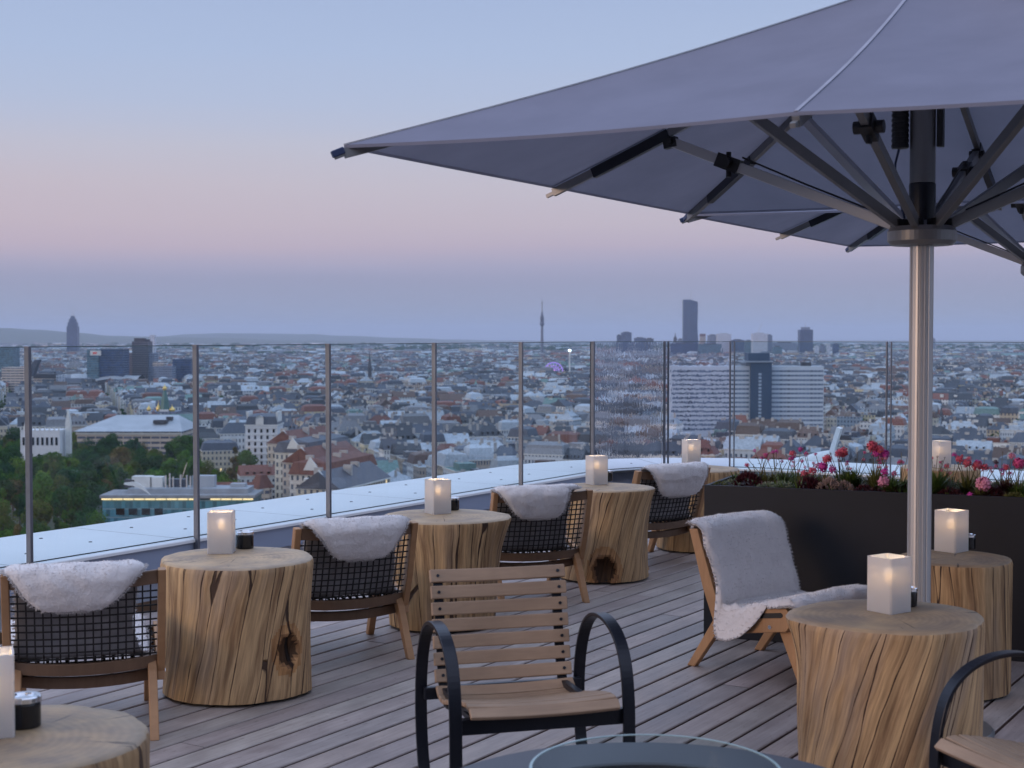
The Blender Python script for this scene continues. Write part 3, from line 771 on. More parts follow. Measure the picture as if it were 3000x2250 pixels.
# lobe outlines seen from behind (k=0 tip .. 1 rail; side -1 left, +1 right)
def lobeA(k, sd): return (.150+.125*k if sd < 0 else .10+.17*k**.7)
def lobeB(k, sd): return (.13+.13*k if sd < 0 else .16+.10*k**.8)
def lobeC(k, sd): return (.14+.13*k if sd < 0 else .15+.05*k)
def lobeD(k, sd): return (.17+.10*k if sd < 0 else .21+.05*k)
put_chair((454, 2166), 0, (.270, -.342), R(16), 'woven-back teak lounge chair at the far left, nearest the camera in its row', 'sheepskin over the chair at the far left edge of the terrace', 31, lobe=.545, lobeshape=lobeA, shift=-.035)
put_chair((1203, 1930), 0, (.270, -.342), R(23), 'teak lounge chair between the pale knotted stump and the stump behind the armchair', 'sheepskin over the chair right of the pale knotted stump table', 37, lobe=.525, lobeshape=lobeB, shift=-.005)
put_chair((1718, 1765), 0, (.270, -.342), R(18), 'teak lounge chair left of the narrow stump table with the knot hole', 'sheepskin over the chair left of the narrow stump table', 41, lobe=.53, lobeshape=lobeC, shift=-.045)
put_chair((1905, 1616), 0, (.270, .339), R(31), 'farthest teak lounge chair, beside the left end of the dark planter', 'sheepskin over the farthest chair, with a ragged lower edge', 43, lobe=.50, lobeshape=lobeD, shift=.01)
put_chair((2029, 1949), 0, (.270, -.342), R(-137), 'teak lounge chair turned towards the camera in front of the dark planter', 'sheepskin covering back and seat of the chair before the planter', 47, lobe=.60, lobeshape=lobeD, front_w=.325, side_hang=1)

# ------------------------------------------------------------------ slatted armchairs
def armchair():
    root = empty('slatted_armchair'); tag(root, 'x', 'armchair', 'slatted teak armchairs with black metal arm loops')
    prof = spline([(.275, .405), (.262, .428), (.20, .438), (.08, .418), (-.05, .388), (-.15, .368), (-.222, .385), (-.258, .45), (-.288, .58), (-.318, .72), (-.345, .80)], 100)
    # arc-length positions
    cum = [0]
    for a, b_ in zip(prof[:-1], prof[1:]): cum.append(cum[-1]+hypot(b_[0]-a[0], b_[1]-a[1]))
    def atl(s):
        for i in range(len(prof)-1):
            if cum[i+1] >= s:
                f = (s-cum[i])/(cum[i+1]-cum[i]+1e-9); a, b_ = prof[i], prof[i+1]
                d = Vector((0, b_[0]-a[0], b_[1]-a[1])).normalized(); return Vector((0, a[0]+(b_[0]-a[0])*f, a[1]+(b_[1]-a[1])*f)), d
        return Vector((0, prof[-1][0], prof[-1][1])), Vector((0, 0, 1))
    tot = cum[-1]; seat, back = MB(), MB(); pitch_, wd, th = .0590, .044, .017; s = .022; k = 0
    while s < tot-.012:
        p_, d = atl(s); nn = Vector((0, -d.z, d.y)) if False else Vector((0, d.z, -d.y))
        tgt = back if (p_.y < -.20) else seat; n = 8; wd = .047 if p_.y < -.20 else .038
        base = len(tgt.v)
        for i in range(n+1):
            x = -.255+.51*i/n; dip = .012*(1-(2*i/n-1)**2)
            q = p_-nn*dip+Vector((x, 0, 0))
            for a_, b_ in ((-wd/2, -th/2), (wd/2, -th/2), (wd/2, th/2), (-wd/2, th/2)): tgt.v.append(q+d*a_-nn*b_)
        for i in range(n):
            for j in range(4): tgt.face((base+i*4+j, base+i*4+(j+1) % 4, base+i*4+4+(j+1) % 4, base+i*4+4+j))
        tgt.face([base+q for q in (3, 2, 1, 0)]); tgt.face([base+n*4+q for q in range(4)])
        if k == 0: pass
        s += pitch_ if p_.y < -.20 else .0455; k += 1
    recalc(seat.build('seat', M['slat'], root, bevel=.004)); bk = recalc(back.build('backrest', M['slat'], root, bevel=.004))
    for sx in (-.226, .226):
        s = .022
        while s < tot-.012:
            p_, d = atl(s); nn = Vector((0, d.z, -d.y))
            if p_.y < -.20: MB().tube([p_+Vector((sx, 0, 0))+nn*.003, p_+Vector((sx, 0, 0))+nn*.0092], .006, 8).build('screw', M['black_metal'], bk)
            s += pitch_ if p_.y < -.20 else .0455
    for sx in (-.222, .222):
        pts = []
        for i in range(34):
            p_, d = atl(.03+(tot-.05)*i/33); nn = Vector((0, d.z, -d.y)); pts.append(p_-nn*.021+Vector((sx, 0, 0)))
        MB().strip(pts, .034, .010, (1, 0, 0)).build('slat_rail', M['black_metal'], root)
    for sx in (-1, 1):
        x = sx*.297; pts = []
        # closed loop: front upright nearly straight, domed arm, rear upright bowed
        P = [(.245, .10), (.248, .30), (.240, .44), (.205, .555), (.130, .628), (.02, .662), (-.10, .655), (-.20, .60), (-.268, .49), (-.292, .35), (-.275, .20), (-.225, .08), (-.15, .018), (-.06, .006), (.10, .006), (.20, .022)]
        m_ = len(P); out = []
        for i in range(96):
            t = i/96*m_; k = int(t); f = t-k; p0, p1, p2, p3 = [P[(k+d) % m_] for d in (-1, 0, 1, 2)]
            out.append((x, *[.5*((2*p1[q])+(-p0[q]+p2[q])*f+(2*p0[q]-5*p1[q]+4*p2[q]-p3[q])*f*f+(-p0[q]+3*p1[q]-3*p2[q]+p3[q])*f**3) for q in (0, 1)]))
        MB().strip(out, .042, .013, (1, 0, 0), closed=True).build('arm_loop', M['black_metal'], root, bevel=.002)
    MB().box((0, .215, .372), (.585, .030, .052)).build('crossbar', M['black_metal'], root, bevel=.003)
    MB().box((0, -.262, .372), (.585, .026, .044)).build('crossbar', M['black_metal'], root, bevel=.003)
    for sx in (-.222, .222): MB().box((sx, -.02, .384), (.026, .46, .022)).build('seat_rail', M['black_metal'], root, bevel=.003)
    for sx in (-.12, .12): pass
    return root
ac = armchair(); ac['label'] = 'slatted teak armchair with black oval arm loops facing the camera at the centre'
fc = at(1597, 2072, .43); ang = R(195.5)
off = Matrix.Rotation(ang, 4, 'Z') @ Vector((0, .262, 0)); ac.location = (fc.x-off.x, fc.y-off.y, 0); ac.rotation_euler = (0, 0, ang)
a2 = copy_tree(ac); a2['label'] = 'slatted armchair cut off by the bottom right corner, facing the fire table'
ang = R(112); fc = at(2757, 2163, .442); off = Matrix.Rotation(ang, 4, 'Z') @ Vector((.25, .262, 0)); a2.location = (fc.x-off.x, fc.y-off.y, 0); a2.rotation_euler = (0, 0, ang)

# ------------------------------------------------------------------ fire table with glass ring
ft = empty('fire_table', (.35, 3.54, 0)); tag(ft, 'round dark grey fire table with a glass wind ring at the bottom edge', 'fire table')
zt = .50
MB().lathe([(.40, zt-.06), (.40, zt-.005), (.405, zt), (.60, zt), (.61, zt-.005), (.61, zt-.035), (.60, zt-.04), (.42, zt-.04)], 96).build('table_top', plain('dark_slate_top', (.060, .063, .075), .42, 0, .1, 3), ft)
MB().lathe([(.40, zt-.055), (.001, zt-.055)], 64).build('burner_tray', M['black_metal'], ft)
MB().lathe([(.42, 0), (.42, zt-.05)], 64).lathe([(.001, .001), (.42, .001)], 64).build('drum', plain('drum_panel', (.05, .05, .055), .5), ft)
g_ = MB().lathe([(.297, zt-.05), (.297, .602), (.303, .602), (.303, zt-.05)], 96, (-.005, 0, 0), close=True).build('glass_ring', M['ring_glass'], ft)
MB().lathe([(.2965, .6022), (.2965, .6045), (.3035, .6045), (.3035, .6022)], 96, (-.005, 0, 0), close=True).build('ring_rim', plain('polished_glass_edge', (.28, .38, .38), .2), g_)

# ------------------------------------------------------------------ planter and its plants
PA = at(2063, 1420.5, .83); pdir = Vector((cos(R(-22.5)), sin(R(-22.5)), 0)); pn = Vector((-pdir.y, pdir.x, 0))
PM = Matrix.Translation((PA.x, PA.y, 0)) @ Matrix.Rotation(R(-22.5), 4, 'Z')
pl = empty('planter', (PA.x, PA.y, 0), R(-22.5)); tag(pl, 'long anthracite planter box at the right, full of pink flowers', 'planter')
PLn, PW, PH = 3.6, .62, .83
w_ = .022
MB().box((PLn/2, w_/2, PH/2), (PLn, w_, PH)).box((PLn/2, PW-w_/2, PH/2), (PLn, w_, PH)).box((w_/2, PW/2, PH/2), (w_, PW-2*w_, PH-.002)).box((PLn-w_/2, PW/2, PH/2), (w_, PW-2*w_, PH-.002)).build('box', M['planter'], pl, bevel=.002)
b = MB(); nx, ny = 90, 16
for i in range(nx+1):
    for j in range(ny+1):
        x = w_+(PLn-2*w_)*i/nx; y = w_+(PW-2*w_)*j/ny
        b.v.append(Vector((x, y, PH-.02+.022*noise.noise(Vector((x*9, y*9, 2)))+.012*noise.noise(Vector((x*30, y*30, 2))))))
for i in range(nx):
    for j in range(ny): k = i*(ny+1)+j; b.face((k, k+ny+1, k+ny+2, k+1))
b.build('soil', M['soil'], pl)
def leafmat(n_, c1, c2, **kw):
    m = MT(n_); r_ = m.noise(m.coords(), 22, 3); m.set(Base_Color=m.mix(r_, tuple(c1)+(1,), tuple(c2)+(1,)), Roughness=.55, **kw); return m.m
ML = {'green': leafmat('blade_green', (.13, .20, .035), (.05, .09, .02)), 'olive': leafmat('blade_olive', (.20, .20, .05), (.09, .10, .03)), 'wine': leafmat('wine_leaf', (.10, .012, .022), (.04, .006, .012)),
      'silver': leafmat('silver_leaf', (.33, .38, .28), (.18, .22, .15)), 'buff': leafmat('buff_flower', (.50, .36, .30), (.28, .20, .18)), 'pink': leafmat('pink_petal', (.80, .10, .30), (.55, .04, .18)),
      'rose': leafmat('rose_petal', (.78, .16, .20), (.60, .05, .12)), 'pale': leafmat('pale_pink_petal', (.85, .38, .48), (.70, .20, .34)), 'magenta': leafmat('magenta_petal', (.75, .06, .42), (.50, .03, .26)),
      'stem': leafmat('flower_stem', (.16, .15, .05), (.10, .06, .03)), 'bud': leafmat('dark_bud', (.10, .02, .035), (.05, .01, .02))}
rp = random.Random(11)
def blades(n, L, spread, wd, droop=.3):
    b = MB()
    for _ in range(n):
        a = rp.uniform(0, 2*pi); el = rp.uniform(.25, 1.0)**.7*spread; l_ = L*rp.uniform(.6, 1.1); p = Vector((rp.uniform(-.015, .015), rp.uniform(-.015, .015), 0)); side = Vector((-sin(a), cos(a), 0)); prev = None
        for k in range(5):
            f = k/4; r_ = l_*sin(el)*f; z = l_*cos(el)*f-droop*l_*f*f*sin(el)
            q = p+Vector((cos(a)*r_, sin(a)*r_, z)); ww = wd*(1-f**2)*.5+.0004
            cur = (q-side*ww, q+side*ww)
            if prev: b.quad(prev[0], prev[1], cur[1], cur[0])
            prev = cur
    return b
def head(c, r, n, flat=.8):
    b = MB()
    for i in range(n):
        d = Vector((rp.gauss(0, 1), rp.gauss(0, 1), rp.gauss(0, 1)*flat+.3)).normalized(); q = Vector(c)+d*r*rp.uniform(.55, 1); s = r*rp.uniform(.17, .30)
        t1 = d.cross(Vector((rp.uniform(-1, 1), rp.uniform(-1, 1), 1))).normalized(); t2 = d.cross(t1); t1 = (t1+d*rp.uniform(-.5, .5))
        b.quad(q-t1*s*.5-t2*s*.5, q+t1*s*.5-t2*s*.5, q+t1*s*.6+t2*s*.5, q-t1*s*.4+t2*s*.5)
    return b
def plant(x, y, kind, label, L=.12, heads=(), blade='green', n=60, cat='flowering plant', wd=.007, spread=1.1):
    w_p = PM @ Vector((x, y, PH-.015)); root = empty('flowering_plant' if heads else 'leafy_plant', tuple(w_p)); tag(root, label, cat, 'plants in the long dark planter')
    blades(int(n*1.8), L*.95, spread, wd*1.1).build('leaves', ML[blade], root)
    for (hx, hy, hz, hr, hm, hn) in heads:
        hz *= .72; hr *= .92; hn = int(hn*2.6)
        st = MB().tube([(hx*.1, hy*.1, 0), (hx*.4, hy*.4, hz*.5), (hx, hy, hz)], [.0022, .0018, .0014], 5).build('stem', ML['stem'], root)
        head((hx, hy, hz), hr, hn).build('flower', ML[hm], root)
    return root
def rosette(x, y, r, mat, label, n=120, hgt=.5, cat='succulent'):
    w_p = PM @ Vector((x, y, PH-.01)); b = MB()
    for i in range(n):
        a = rp.uniform(0, 2*pi); f = sqrt(rp.random()); q = Vector((cos(a)*f*r, sin(a)*f*r, (1-f*f)*r*hgt)); d = (q+Vector((0, 0, r*.3))).normalized(); s = r*rp.uniform(.14, .24)
        t = d.cross(Vector((rp.uniform(-1, 1), rp.uniform(-1, 1), .2))).normalized()
        b.tri(q-t*s*.5, q+t*s*.5, q+d*s*1.5+Vector((0, 0, s*.4))); t2 = d.cross(t); b.tri(q-t2*s*.5, q+t2*s*.5, q+d*s*1.3)
    o = b.build('rosette_plant', ML[mat], None); o.location = w_p; tag(o, label, cat, 'plants in the long dark planter'); return o
def pxp(px, z=.83, dep=.18):
    """x along the planter whose point at depth dep shows at photo column px"""
    lo, hi = -.2, 4.0
    for _ in range(40):
        mid = (lo+hi)/2
        if pix(PM @ Vector((mid, dep, z)))[0] < px: lo = mid
        else: hi = mid
    return lo
H = lambda *a: a
def ordn_(i): return ['first', 'second', 'third', 'fourth', 'fifth', 'sixth', 'seventh', 'eighth', 'ninth', 'tenth', 'eleventh', 'twelfth', 'thirteenth', 'fourteenth', 'fifteenth', 'sixteenth', 'seventeenth'][i]
gc = MB()
for _ in range(5200):
    x, y = rp.uniform(.03, PLn-.03), rp.uniform(.03, PW-.03); dens = noise.noise(Vector((x*3.2, y*3.2, 9)))
    if dens < -.10 and rp.random() < .8: continue
    p = PM @ Vector((x, y, PH-.02)); a = rp.uniform(0, 2*pi); L_ = rp.uniform(.02, .065)*(1+dens); d = Vector((cos(a)*.6, sin(a)*.6, rp.uniform(.5, 1.1))).normalized(); s_ = Vector((-sin(a), cos(a), 0))*rp.uniform(.0025, .006)
    mi = 0 if noise.noise(Vector((x*2.2, y*2.2, 1))) > .02 else (1 if noise.noise(Vector((x*4, y*4, 5))) > 0 else 2)
    n0 = len(gc.v); gc.v += [p, p+d*L_*.5+s_, p+d*L_, p+d*L_*.5-s_]; gc.face((n0, n0+1, n0+2, n0+3), mi)
tag(gc.build('ground_cover', [ML['olive'], ML['green'], ML['wine']]), 'low mixed green and reddish leaves carpeting the planter soil', 'ground cover', kind='stuff')
plant(pxp(2245), .20, 'g', 'small green tuft with thin dark buds at the left end of the planter', .13, [H(-.03, 0, .22, .010, 'bud', 12), H(-.10, .02, .20, .008, 'bud', 10), H(-.07, .0, .27, .014, 'magenta', 26), H(.06, .02, .17, .008, 'bud', 10)], 'olive', 60)
plant(pxp(2285), .30, 'g', 'green-leaved tuft under a round pink flower head, near the planter left end', .13, [H(.04, -.02, .245, .024, 'rose', 60), H(.035, 0, .20, .020, 'magenta', 40), H(-.03, .02, .20, .010, 'bud', 12), H(.09, 0, .20, .010, 'bud', 12)], 'green', 90)
plant(pxp(2345), .22, 'g', 'low purple-grey plant with tiny pale flowers left of the magenta heads', .09, [H(-.05, 0, .16, .012, 'pale', 20), H(.02, .02, .15, .012, 'pale', 20), H(.05, -.02, .13, .012, 'buff', 20), H(-.02, .0, .12, .014, 'pale', 20)], 'olive', 50)
plant(pxp(2410), .20, 'g', 'cluster of magenta flower heads in the middle of the planter', .09, [H(.02, .0, .22, .030, 'rose', 90), H(.0, .02, .16, .034, 'magenta', 110), H(-.06, 0, .13, .028, 'rose', 70), H(-.10, .02, .11, .024, 'rose', 60), H(.05, .0, .14, .026, 'magenta', 70)], 'olive', 50)
plant(pxp(2480), .26, 'g', 'spiky green blades with a broad rose flower head leaning left', .16, [H(-.03, .02, .27, .034, 'rose', 110), H(-.06, 0, .255, .024, 'rose', 70)], 'green', 110, spread=.9)
plant(pxp(2560), .24, 'g', 'tallest rose flower cluster just left of the umbrella pole', .15, [H(-.02, 0, .325, .036, 'rose', 120), H(.015, .0, .30, .032, 'rose', 100), H(.05, .01, .265, .030, 'magenta', 90), H(.0, .0, .27, .026, 'magenta', 70), H(.10, 0, .12, .020, 'pink', 40)], 'olive', 90, spread=.8)
plant(pxp(2615), .10, 'g', 'bright green blades with one large pale pink flower beside the umbrella pole', .12, [H(-.045, -.03, .085, .036, 'pale', 110), H(-.02, .04, .15, .026, 'magenta', 60)], 'green', 110, wd=.009)
plant(pxp(2740), .14, 'g', 'spreading green blades just right of the umbrella pole', .19, [H(-.05, 0, .16, .018, 'rose', 40), H(.04, 0, .24, .008, 'bud', 10), H(.02, .02, .27, .009, 'bud', 12), H(.07, 0, .22, .008, 'bud', 10)], 'green', 190, wd=.010)
plant(pxp(2830), .22, 'g', 'row of rose flower heads on arching stems right of the planter lamp', .15, [H(-.04, 0, .25, .024, 'rose', 70), H(.0, .0, .225, .028, 'rose', 90), H(.05, .0, .205, .028, 'rose', 90), H(.09, .0, .19, .026, 'rose', 80), H(-.06, .02, .28, .018, 'magenta', 40)], 'olive', 80)
plant(pxp(2880), .08, 'g', 'single pale pink flower low over the planter front edge', .10, [H(.0, -.03, .10, .044, 'pale', 150), H(-.07, -.04, .02, .020, 'magenta', 40)], 'olive', 60)
plant(pxp(2950), .20, 'g', 'dark reddish plant with small rose heads near the right edge of the picture', .14, [H(-.06, 0, .24, .018, 'bud', 40), H(.0, .02, .20, .020, 'rose', 40), H(.05, 0, .23, .022, 'bud', 50), H(.02, 0, .29, .012, 'bud', 20)], 'wine', 130)
plant(pxp(2985), .16, 'g', 'large pink flower heads at the right edge of the picture', .13, [H(.0, 0, .24, .036, 'pink', 110), H(-.03, .02, .29, .022, 'pale', 60), H(.05, 0, .28, .024, 'pink', 60)], 'green', 80)
CL = ['pink', 'magenta', 'rose', 'pale']
for i in range(17):
    px = 2215+i*47; x_ = pxp(px); y_ = rp.uniform(.18, .46)
    hd = [(rp.uniform(-.07, .07), rp.uniform(-.04, .04), rp.uniform(.13, .27), rp.uniform(.010, .019), CL[rp.randrange(4)], 34) for _ in range(rp.randrange(3, 6))]+[(rp.uniform(-.07, .07), 0, rp.uniform(.16, .30), .007, 'bud', 8) for _ in range(2)]
    plant(x_, y_, 'g', f'{ordn_(i)} small tuft dotted with tiny pink flower heads, counted from the planter left end', .11, hd, ('green', 'olive', 'green')[i % 3], 55)
rosette(pxp(2195), .16, .075, 'wine', 'dark wine-red rosette at the left end of the planter', 170, .8)
rosette(pxp(2150), .14, .045, 'silver', 'small grey pebble-like rosette at the planter left corner', 60, .5)
rosette(pxp(2118), .12, .035, 'olive', 'tiny olive rosette at the very left corner of the planter', 50, .5)
rosette(pxp(2265), .07, .055, 'silver', 'silvery green mat left of the pale stonecrop patch', 120, .35)
rosette(pxp(2310), .07, .060, 'silver', 'pale stonecrop patch near the planter front edge', 140, .4)
rosette(pxp(2375), .12, .070, 'wine', 'dark red low plant under the magenta flowers', 150, .7)
rosette(pxp(2440), .08, .065, 'buff', 'buff dried flower cluster at the front edge, left of two such', 170, .8)
rosette(pxp(2480), .10, .050, 'buff', 'smaller buff dried flower cluster, right of the larger one', 120, .8)
rosette(pxp(2540), .08, .050, 'wine', 'dark low plant behind the edge, left of the umbrella pole', 90, .5)
rosette(pxp(2790), .08, .055, 'wine', 'dark low plant right of the spreading green blades', 90, .5)
rosette(pxp(2905), .12, .070, 'wine', 'dark red mat under the arching rose heads', 130, .5)
rosette(pxp(2975), .06, .045, 'olive', 'olive green mat at the front edge near the right picture edge', 90, .4)

# small white fixture on the parapet behind the planter
fx = TW(CORNER_T+.40, 3.05)
q0 = atd(2395, 1352, 14.6); q0.z = ZL
fxr = empty('tilted_floodlight', (q0.x, q0.y, ZL), R(-20)); tag(fxr, 'white fixture with a long curved base and an upright tilted flat panel on the parapet', 'light fixture')
b = MB(); n = 20
for i in range(n+1):
    f = i/n; x = -.22+.44*f; h = .02+.085*sin(pi*min(1, f*1.0)**1.3*.62)
    for j in range(9):
        a = pi*j/8; b.v.append(Vector((x, .10*cos(a), h*sin(a)+.001)))
for i in range(n):
    for j in range(8): b.face((i*9+j, i*9+j+1, i*9+9+j+1, i*9+9+j))
b.face([j for j in range(9)]); b.face([n*9+j for j in range(9)][::-1]); b.build('curved_base', M['coping'], fxr, smooth=True)
MB().bar((.14, 0, .08), (.215, 0, .33), .16, .045, (1, 0, 0)).build('tilted_panel', M['coping'], fxr, bevel=.004)

# ------------------------------------------------------------------ umbrellas
UR = Matrix.Rotation(atan2(.88, .475)-pi/2, 4, 'Z')      # local +y along the railing direction
def umbrella():
    root = empty('cantilever_free_umbrella'); root.name = 'parasol'
    tag(root, 'x', 'parasol', 'large square grey parasols')
    hs = 1.71; zr = 2.345; za = 3.13
    rim = {}
    def surf(a, f):
        """direction index a in [0,8) continuous, f 0..1 from apex to rim"""
        k = int(a) % 8; t = a-int(a)
        pts = [(hs, 0), (hs, hs), (0, hs), (-hs, hs), (-hs, 0), (-hs, -hs), (0, -hs), (hs, -hs)]
        p, q = pts[k], pts[(k+1) % 8]; x = p[0]*(1-t)+q[0]*t; y = p[1]*(1-t)+q[1]*t
        inw = 1-.022*sin(pi*t); x *= inw; y *= inw
        z = za+(zr-za)*f; z -= .030*sin(pi*t)*sin(pi*f*.9)*1.0
        z += -.03*sin(pi*f)
        corner = 1 if False else 0
        return Vector((x*f, y*f, z))
    b = MB(); NF, NA = 24, 128; fs = [.035+.965*i/NF for i in range(NF+1)]
    for f in fs:
        for j in range(NA): b.v.append(surf(8*j/NA, f))
    for i in range(NF):
        for j in range(NA): b.face((i*NA+j, (i+1)*NA+j, (i+1)*NA+(j+1) % NA, i*NA+(j+1) % NA))
    # hem
    base = len(b.v)
    for j in range(NA): p = surf(8*j/NA, 1.0); b.v.append(p+Vector((0, 0, -.012)))
    for j in range(NA): b.face((NF*NA+j, base+j, base+(j+1) % NA, NF*NA+(j+1) % NA))
    cn = b.build('canopy', M['canopy'], root)
    cn.data.polygons.foreach_set('use_smooth', [True]*len(cn.data.polygons))
    # creases along the eight ribs stay sharp
    import bmesh
    bm = bmesh.new(); bm.from_mesh(cn.data)
    for e in bm.edges:
        i0, i1 = e.verts[0].index % NA, e.verts[1].index % NA
        if i0 == i1 and i0 % (NA//8) == 0 and e.verts[0].index < (NF+1)*NA: e.smooth = False
        if e.verts[0].index//NA == NF and e.verts[1].index//NA == NF: e.smooth = False
    bm.to_mesh(cn.data); bm.free()
    sm = MB()
    for k in range(8): sm.strip([surf(k, f)+Vector((0, 0, .0025)) for f in fs], .014, .002, (surf(k+.5, 1)-surf(k-.5+8 if k == 0 else k-.5, 1)))
    sm.build('seam_tape', M['seam'], cn)
    # pole
    b = MB(); n = 96; pr = .0485
    for z in (0, 3.05):
        for j in range(n):
            a = 2*pi*j/n; g = pr*(1-.09*(1 if (j % 12) in (0, 1) else 0)-.03*(1 if (j % 12) in (5, 6, 7) else 0)); b.v.append(Vector((g*cos(a), g*sin(a), z)))
    for j in range(n): b.face((j, (j+1) % n, n+(j+1) % n, n+j))
    b.face([n+j for j in range(n)]); b.build('pole', M['alu'], root)
    MB().lathe([(.054, 2.12), (.054, 2.27), (.050, 2.275)], 32).build('pole_sleeve', M['black_metal'], root)
    MB().lathe([(.052, 2.275), (.052, 3.0)], 32).build('upper_tube', M['alu_dark'], root)
    MB().lathe([(.052, 2.015), (.125, 2.018), (.140, 2.035), (.140, 2.075), (.128, 2.095), (.062, 2.10), (.052, 2.12)], 48).build('hub', M['alu_dark'], root, smooth=False)
    hb_ = MB()
    for k in range(8):
        a = k*pi/4; hb_.box((.10, 0, 2.108), (.05, .05, .03), Matrix.Rotation(a, 4, 'Z'))
    hb_.build('hinge_blocks', M['black_plastic'], root).name = 'hinge_ring'
    MB().lathe([(.06, 3.0), (.10, 3.0), (.12, 3.05), (.10, 3.10), (.03, 3.12)], 32).build('top_hub', M['alu_dark'], root)
    MB().lathe([(.001, .025), (.05, .025), (.06, .02), (.30, .016), (.31, .004), (.31, .0008)], 48).build('base_plate', M['alu_dark'], root)
    # crank drive: ribbed black motor beside the tube with its cable
    rb = MB()
    for k in range(20): rb.lathe([(.030, 2.42+.021*k), (.036, 2.425+.021*k), (.036, 2.435+.021*k), (.030, 2.44+.021*k)], 16, (-.086, -.03, 0))
    rb.lathe([(.001, 2.415), (.034, 2.42), (.03, 2.84)], 16, (-.086, -.03, 0)); rb.build('ribbed_motor', M['black_plastic'], root)
    MB().box((.072, .0, 2.60), (.026, .04, .36)).build('bracket', M['black_plastic'], root, bevel=.004)
    MB().tube([(-.09, -.03, 2.42), (-.105, -.03, 2.36), (-.10, -.03, 2.28), (-.085, -.02, 2.20), (-.07, -.01, 2.13)], .005, 8).build('cable', M['blue_cap'], root)
    for k in range(8):
        d = surf(k, 1.0); L = Vector((d.x, d.y, 0)).length; u_ = Vector((d.x, d.y, 0)).normalized(); side = Vector((-u_.y, u_.x, 0))
        def onr(f, dz=0): p = surf(k, f); return p+Vector((0, 0, dz))
        r_ = MB().strip([onr(f, -.032) for f in [.05+.95*i/10 for i in range(11)]], .024, .036, side)
        tip = onr(1.0, -.034); r_.bar(tip, tip+u_*.035-Vector((0, 0, .014)), .018, .016)
        r_ = r_.build('rib', M['alu_dark'], root)
        MB().strip([onr(f, -.036) for f in (.66, .74, .82, .88)], .032, .046, side).build('rib_sleeve', M['black_metal'], r_)
        if k % 2 == 1: MB().bar(tip+u_*.0-Vector((0, 0, -.015)), tip+u_*.045-Vector((0, 0, .004)), .030, .026).build('corner_cap', M['blue_cap'], r_, bevel=.004)
        fj = .43 if k % 2 else .655
        j_ = onr(fj, -.075); h0 = u_*.105+Vector((0, 0, 2.10))
        st = MB().bar(h0, j_, .030, .044, (0, 0, 1)).build('strut', M['alu'] if k in (3, 4) else M['alu_dark'], root, bevel=.003)
        MB().bar(j_-u_*.03, j_+u_*.03+Vector((0, 0, -.01)), .040, .045).tube([j_-side*.035, j_+side*.035], .016, 12).build('hinge', M['black_plastic'], st)
        if k % 2 == 0:
            dd = (j_-h0); kp = h0+dd*.73; dn = dd.normalized()
            MB().bar(kp-dn*.055, kp+dn*.055, .050, .062).tube([kp-side*.055, kp+side*.055], .024, 12).tube([kp+Vector((0, 0, .05)), kp-Vector((0, 0, .06))], .012, 8).build('knuckle', M['black_plastic'], st)
            upv = side.cross(dn); upv = upv if upv.z > 0 else -upv
            MB().tube([kp-dn*.05+upv*.045, h0+dd*.4+upv*.032, h0+dd*.08+upv*.026], .0045, 6).build('cable', M['black_plastic'], st)
    return root
u1 = umbrella(); u1['label'] = 'large grey square parasol in the foreground whose pole stands behind the right stump table'
zz = .70*1.0
u1.location = (1.70, 6.16, 0); u1.rotation_euler = (0, 0, atan2(.88, .475)-pi/2)
u2 = copy_tree(u1); u2['label'] = 'second grey square parasol, seen below the foreground one, its pole out of frame'
u2.location = (1.70+1.637, 6.16+3.15, 0)
# ================================================================== THE CITY
HG = 85.0; RE = 6.371e6
def gz(x, y): return -HG-(x*x+y*y)/(2*RE)
def cx(px, D): return (px-1500)/F*D
def zy(py, D):
    """height of the point seen at photo row py at distance D on the picture's axis"""
    return atd(1500, py, D).z
# ground sheet, curved like the earth, out to its own horizon
b = MB(); rad_ = [3, 60, 200, 400, 700, 1000, 1500, 2200, 3200, 4600, 6500, 9000, 12500, 17000, 23000, 30000, 38000]; n = 72
for r_ in rad_:
    for j in range(n): a = 2*pi*j/n; b.v.append(Vector((r_*cos(a), r_*sin(a), gz(r_, 0))))
for i in range(len(rad_)-1):
    for j in range(n): b.face((i*n+j, (i+1)*n+j, (i+1)*n+(j+1) % n, i*n+(j+1) % n))
b.face([j for j in range(n)][::-1])
m = MT('city_ground'); v = m.coords(scale=(.001, .001, .001)); n1 = m.noise(v, 9, 8, .65); n2 = m.noise(m.coords(scale=(.001, .004, .001)), 2.2, 6, .6)
c = m.mix(m.ramp(n2, [(.42, 0.0), (.56, 1.0)]), (.07, .085, .05, 1), (.14, .135, .13, 1)); c = m.mix(m.ramp(n1, [(.5, 0.0), (.62, .7)]), c, (.035, .06, .03, 1))
m.set(Base_Color=c, Roughness=.95); tag(b.build('ground', m.m), kind='structure')
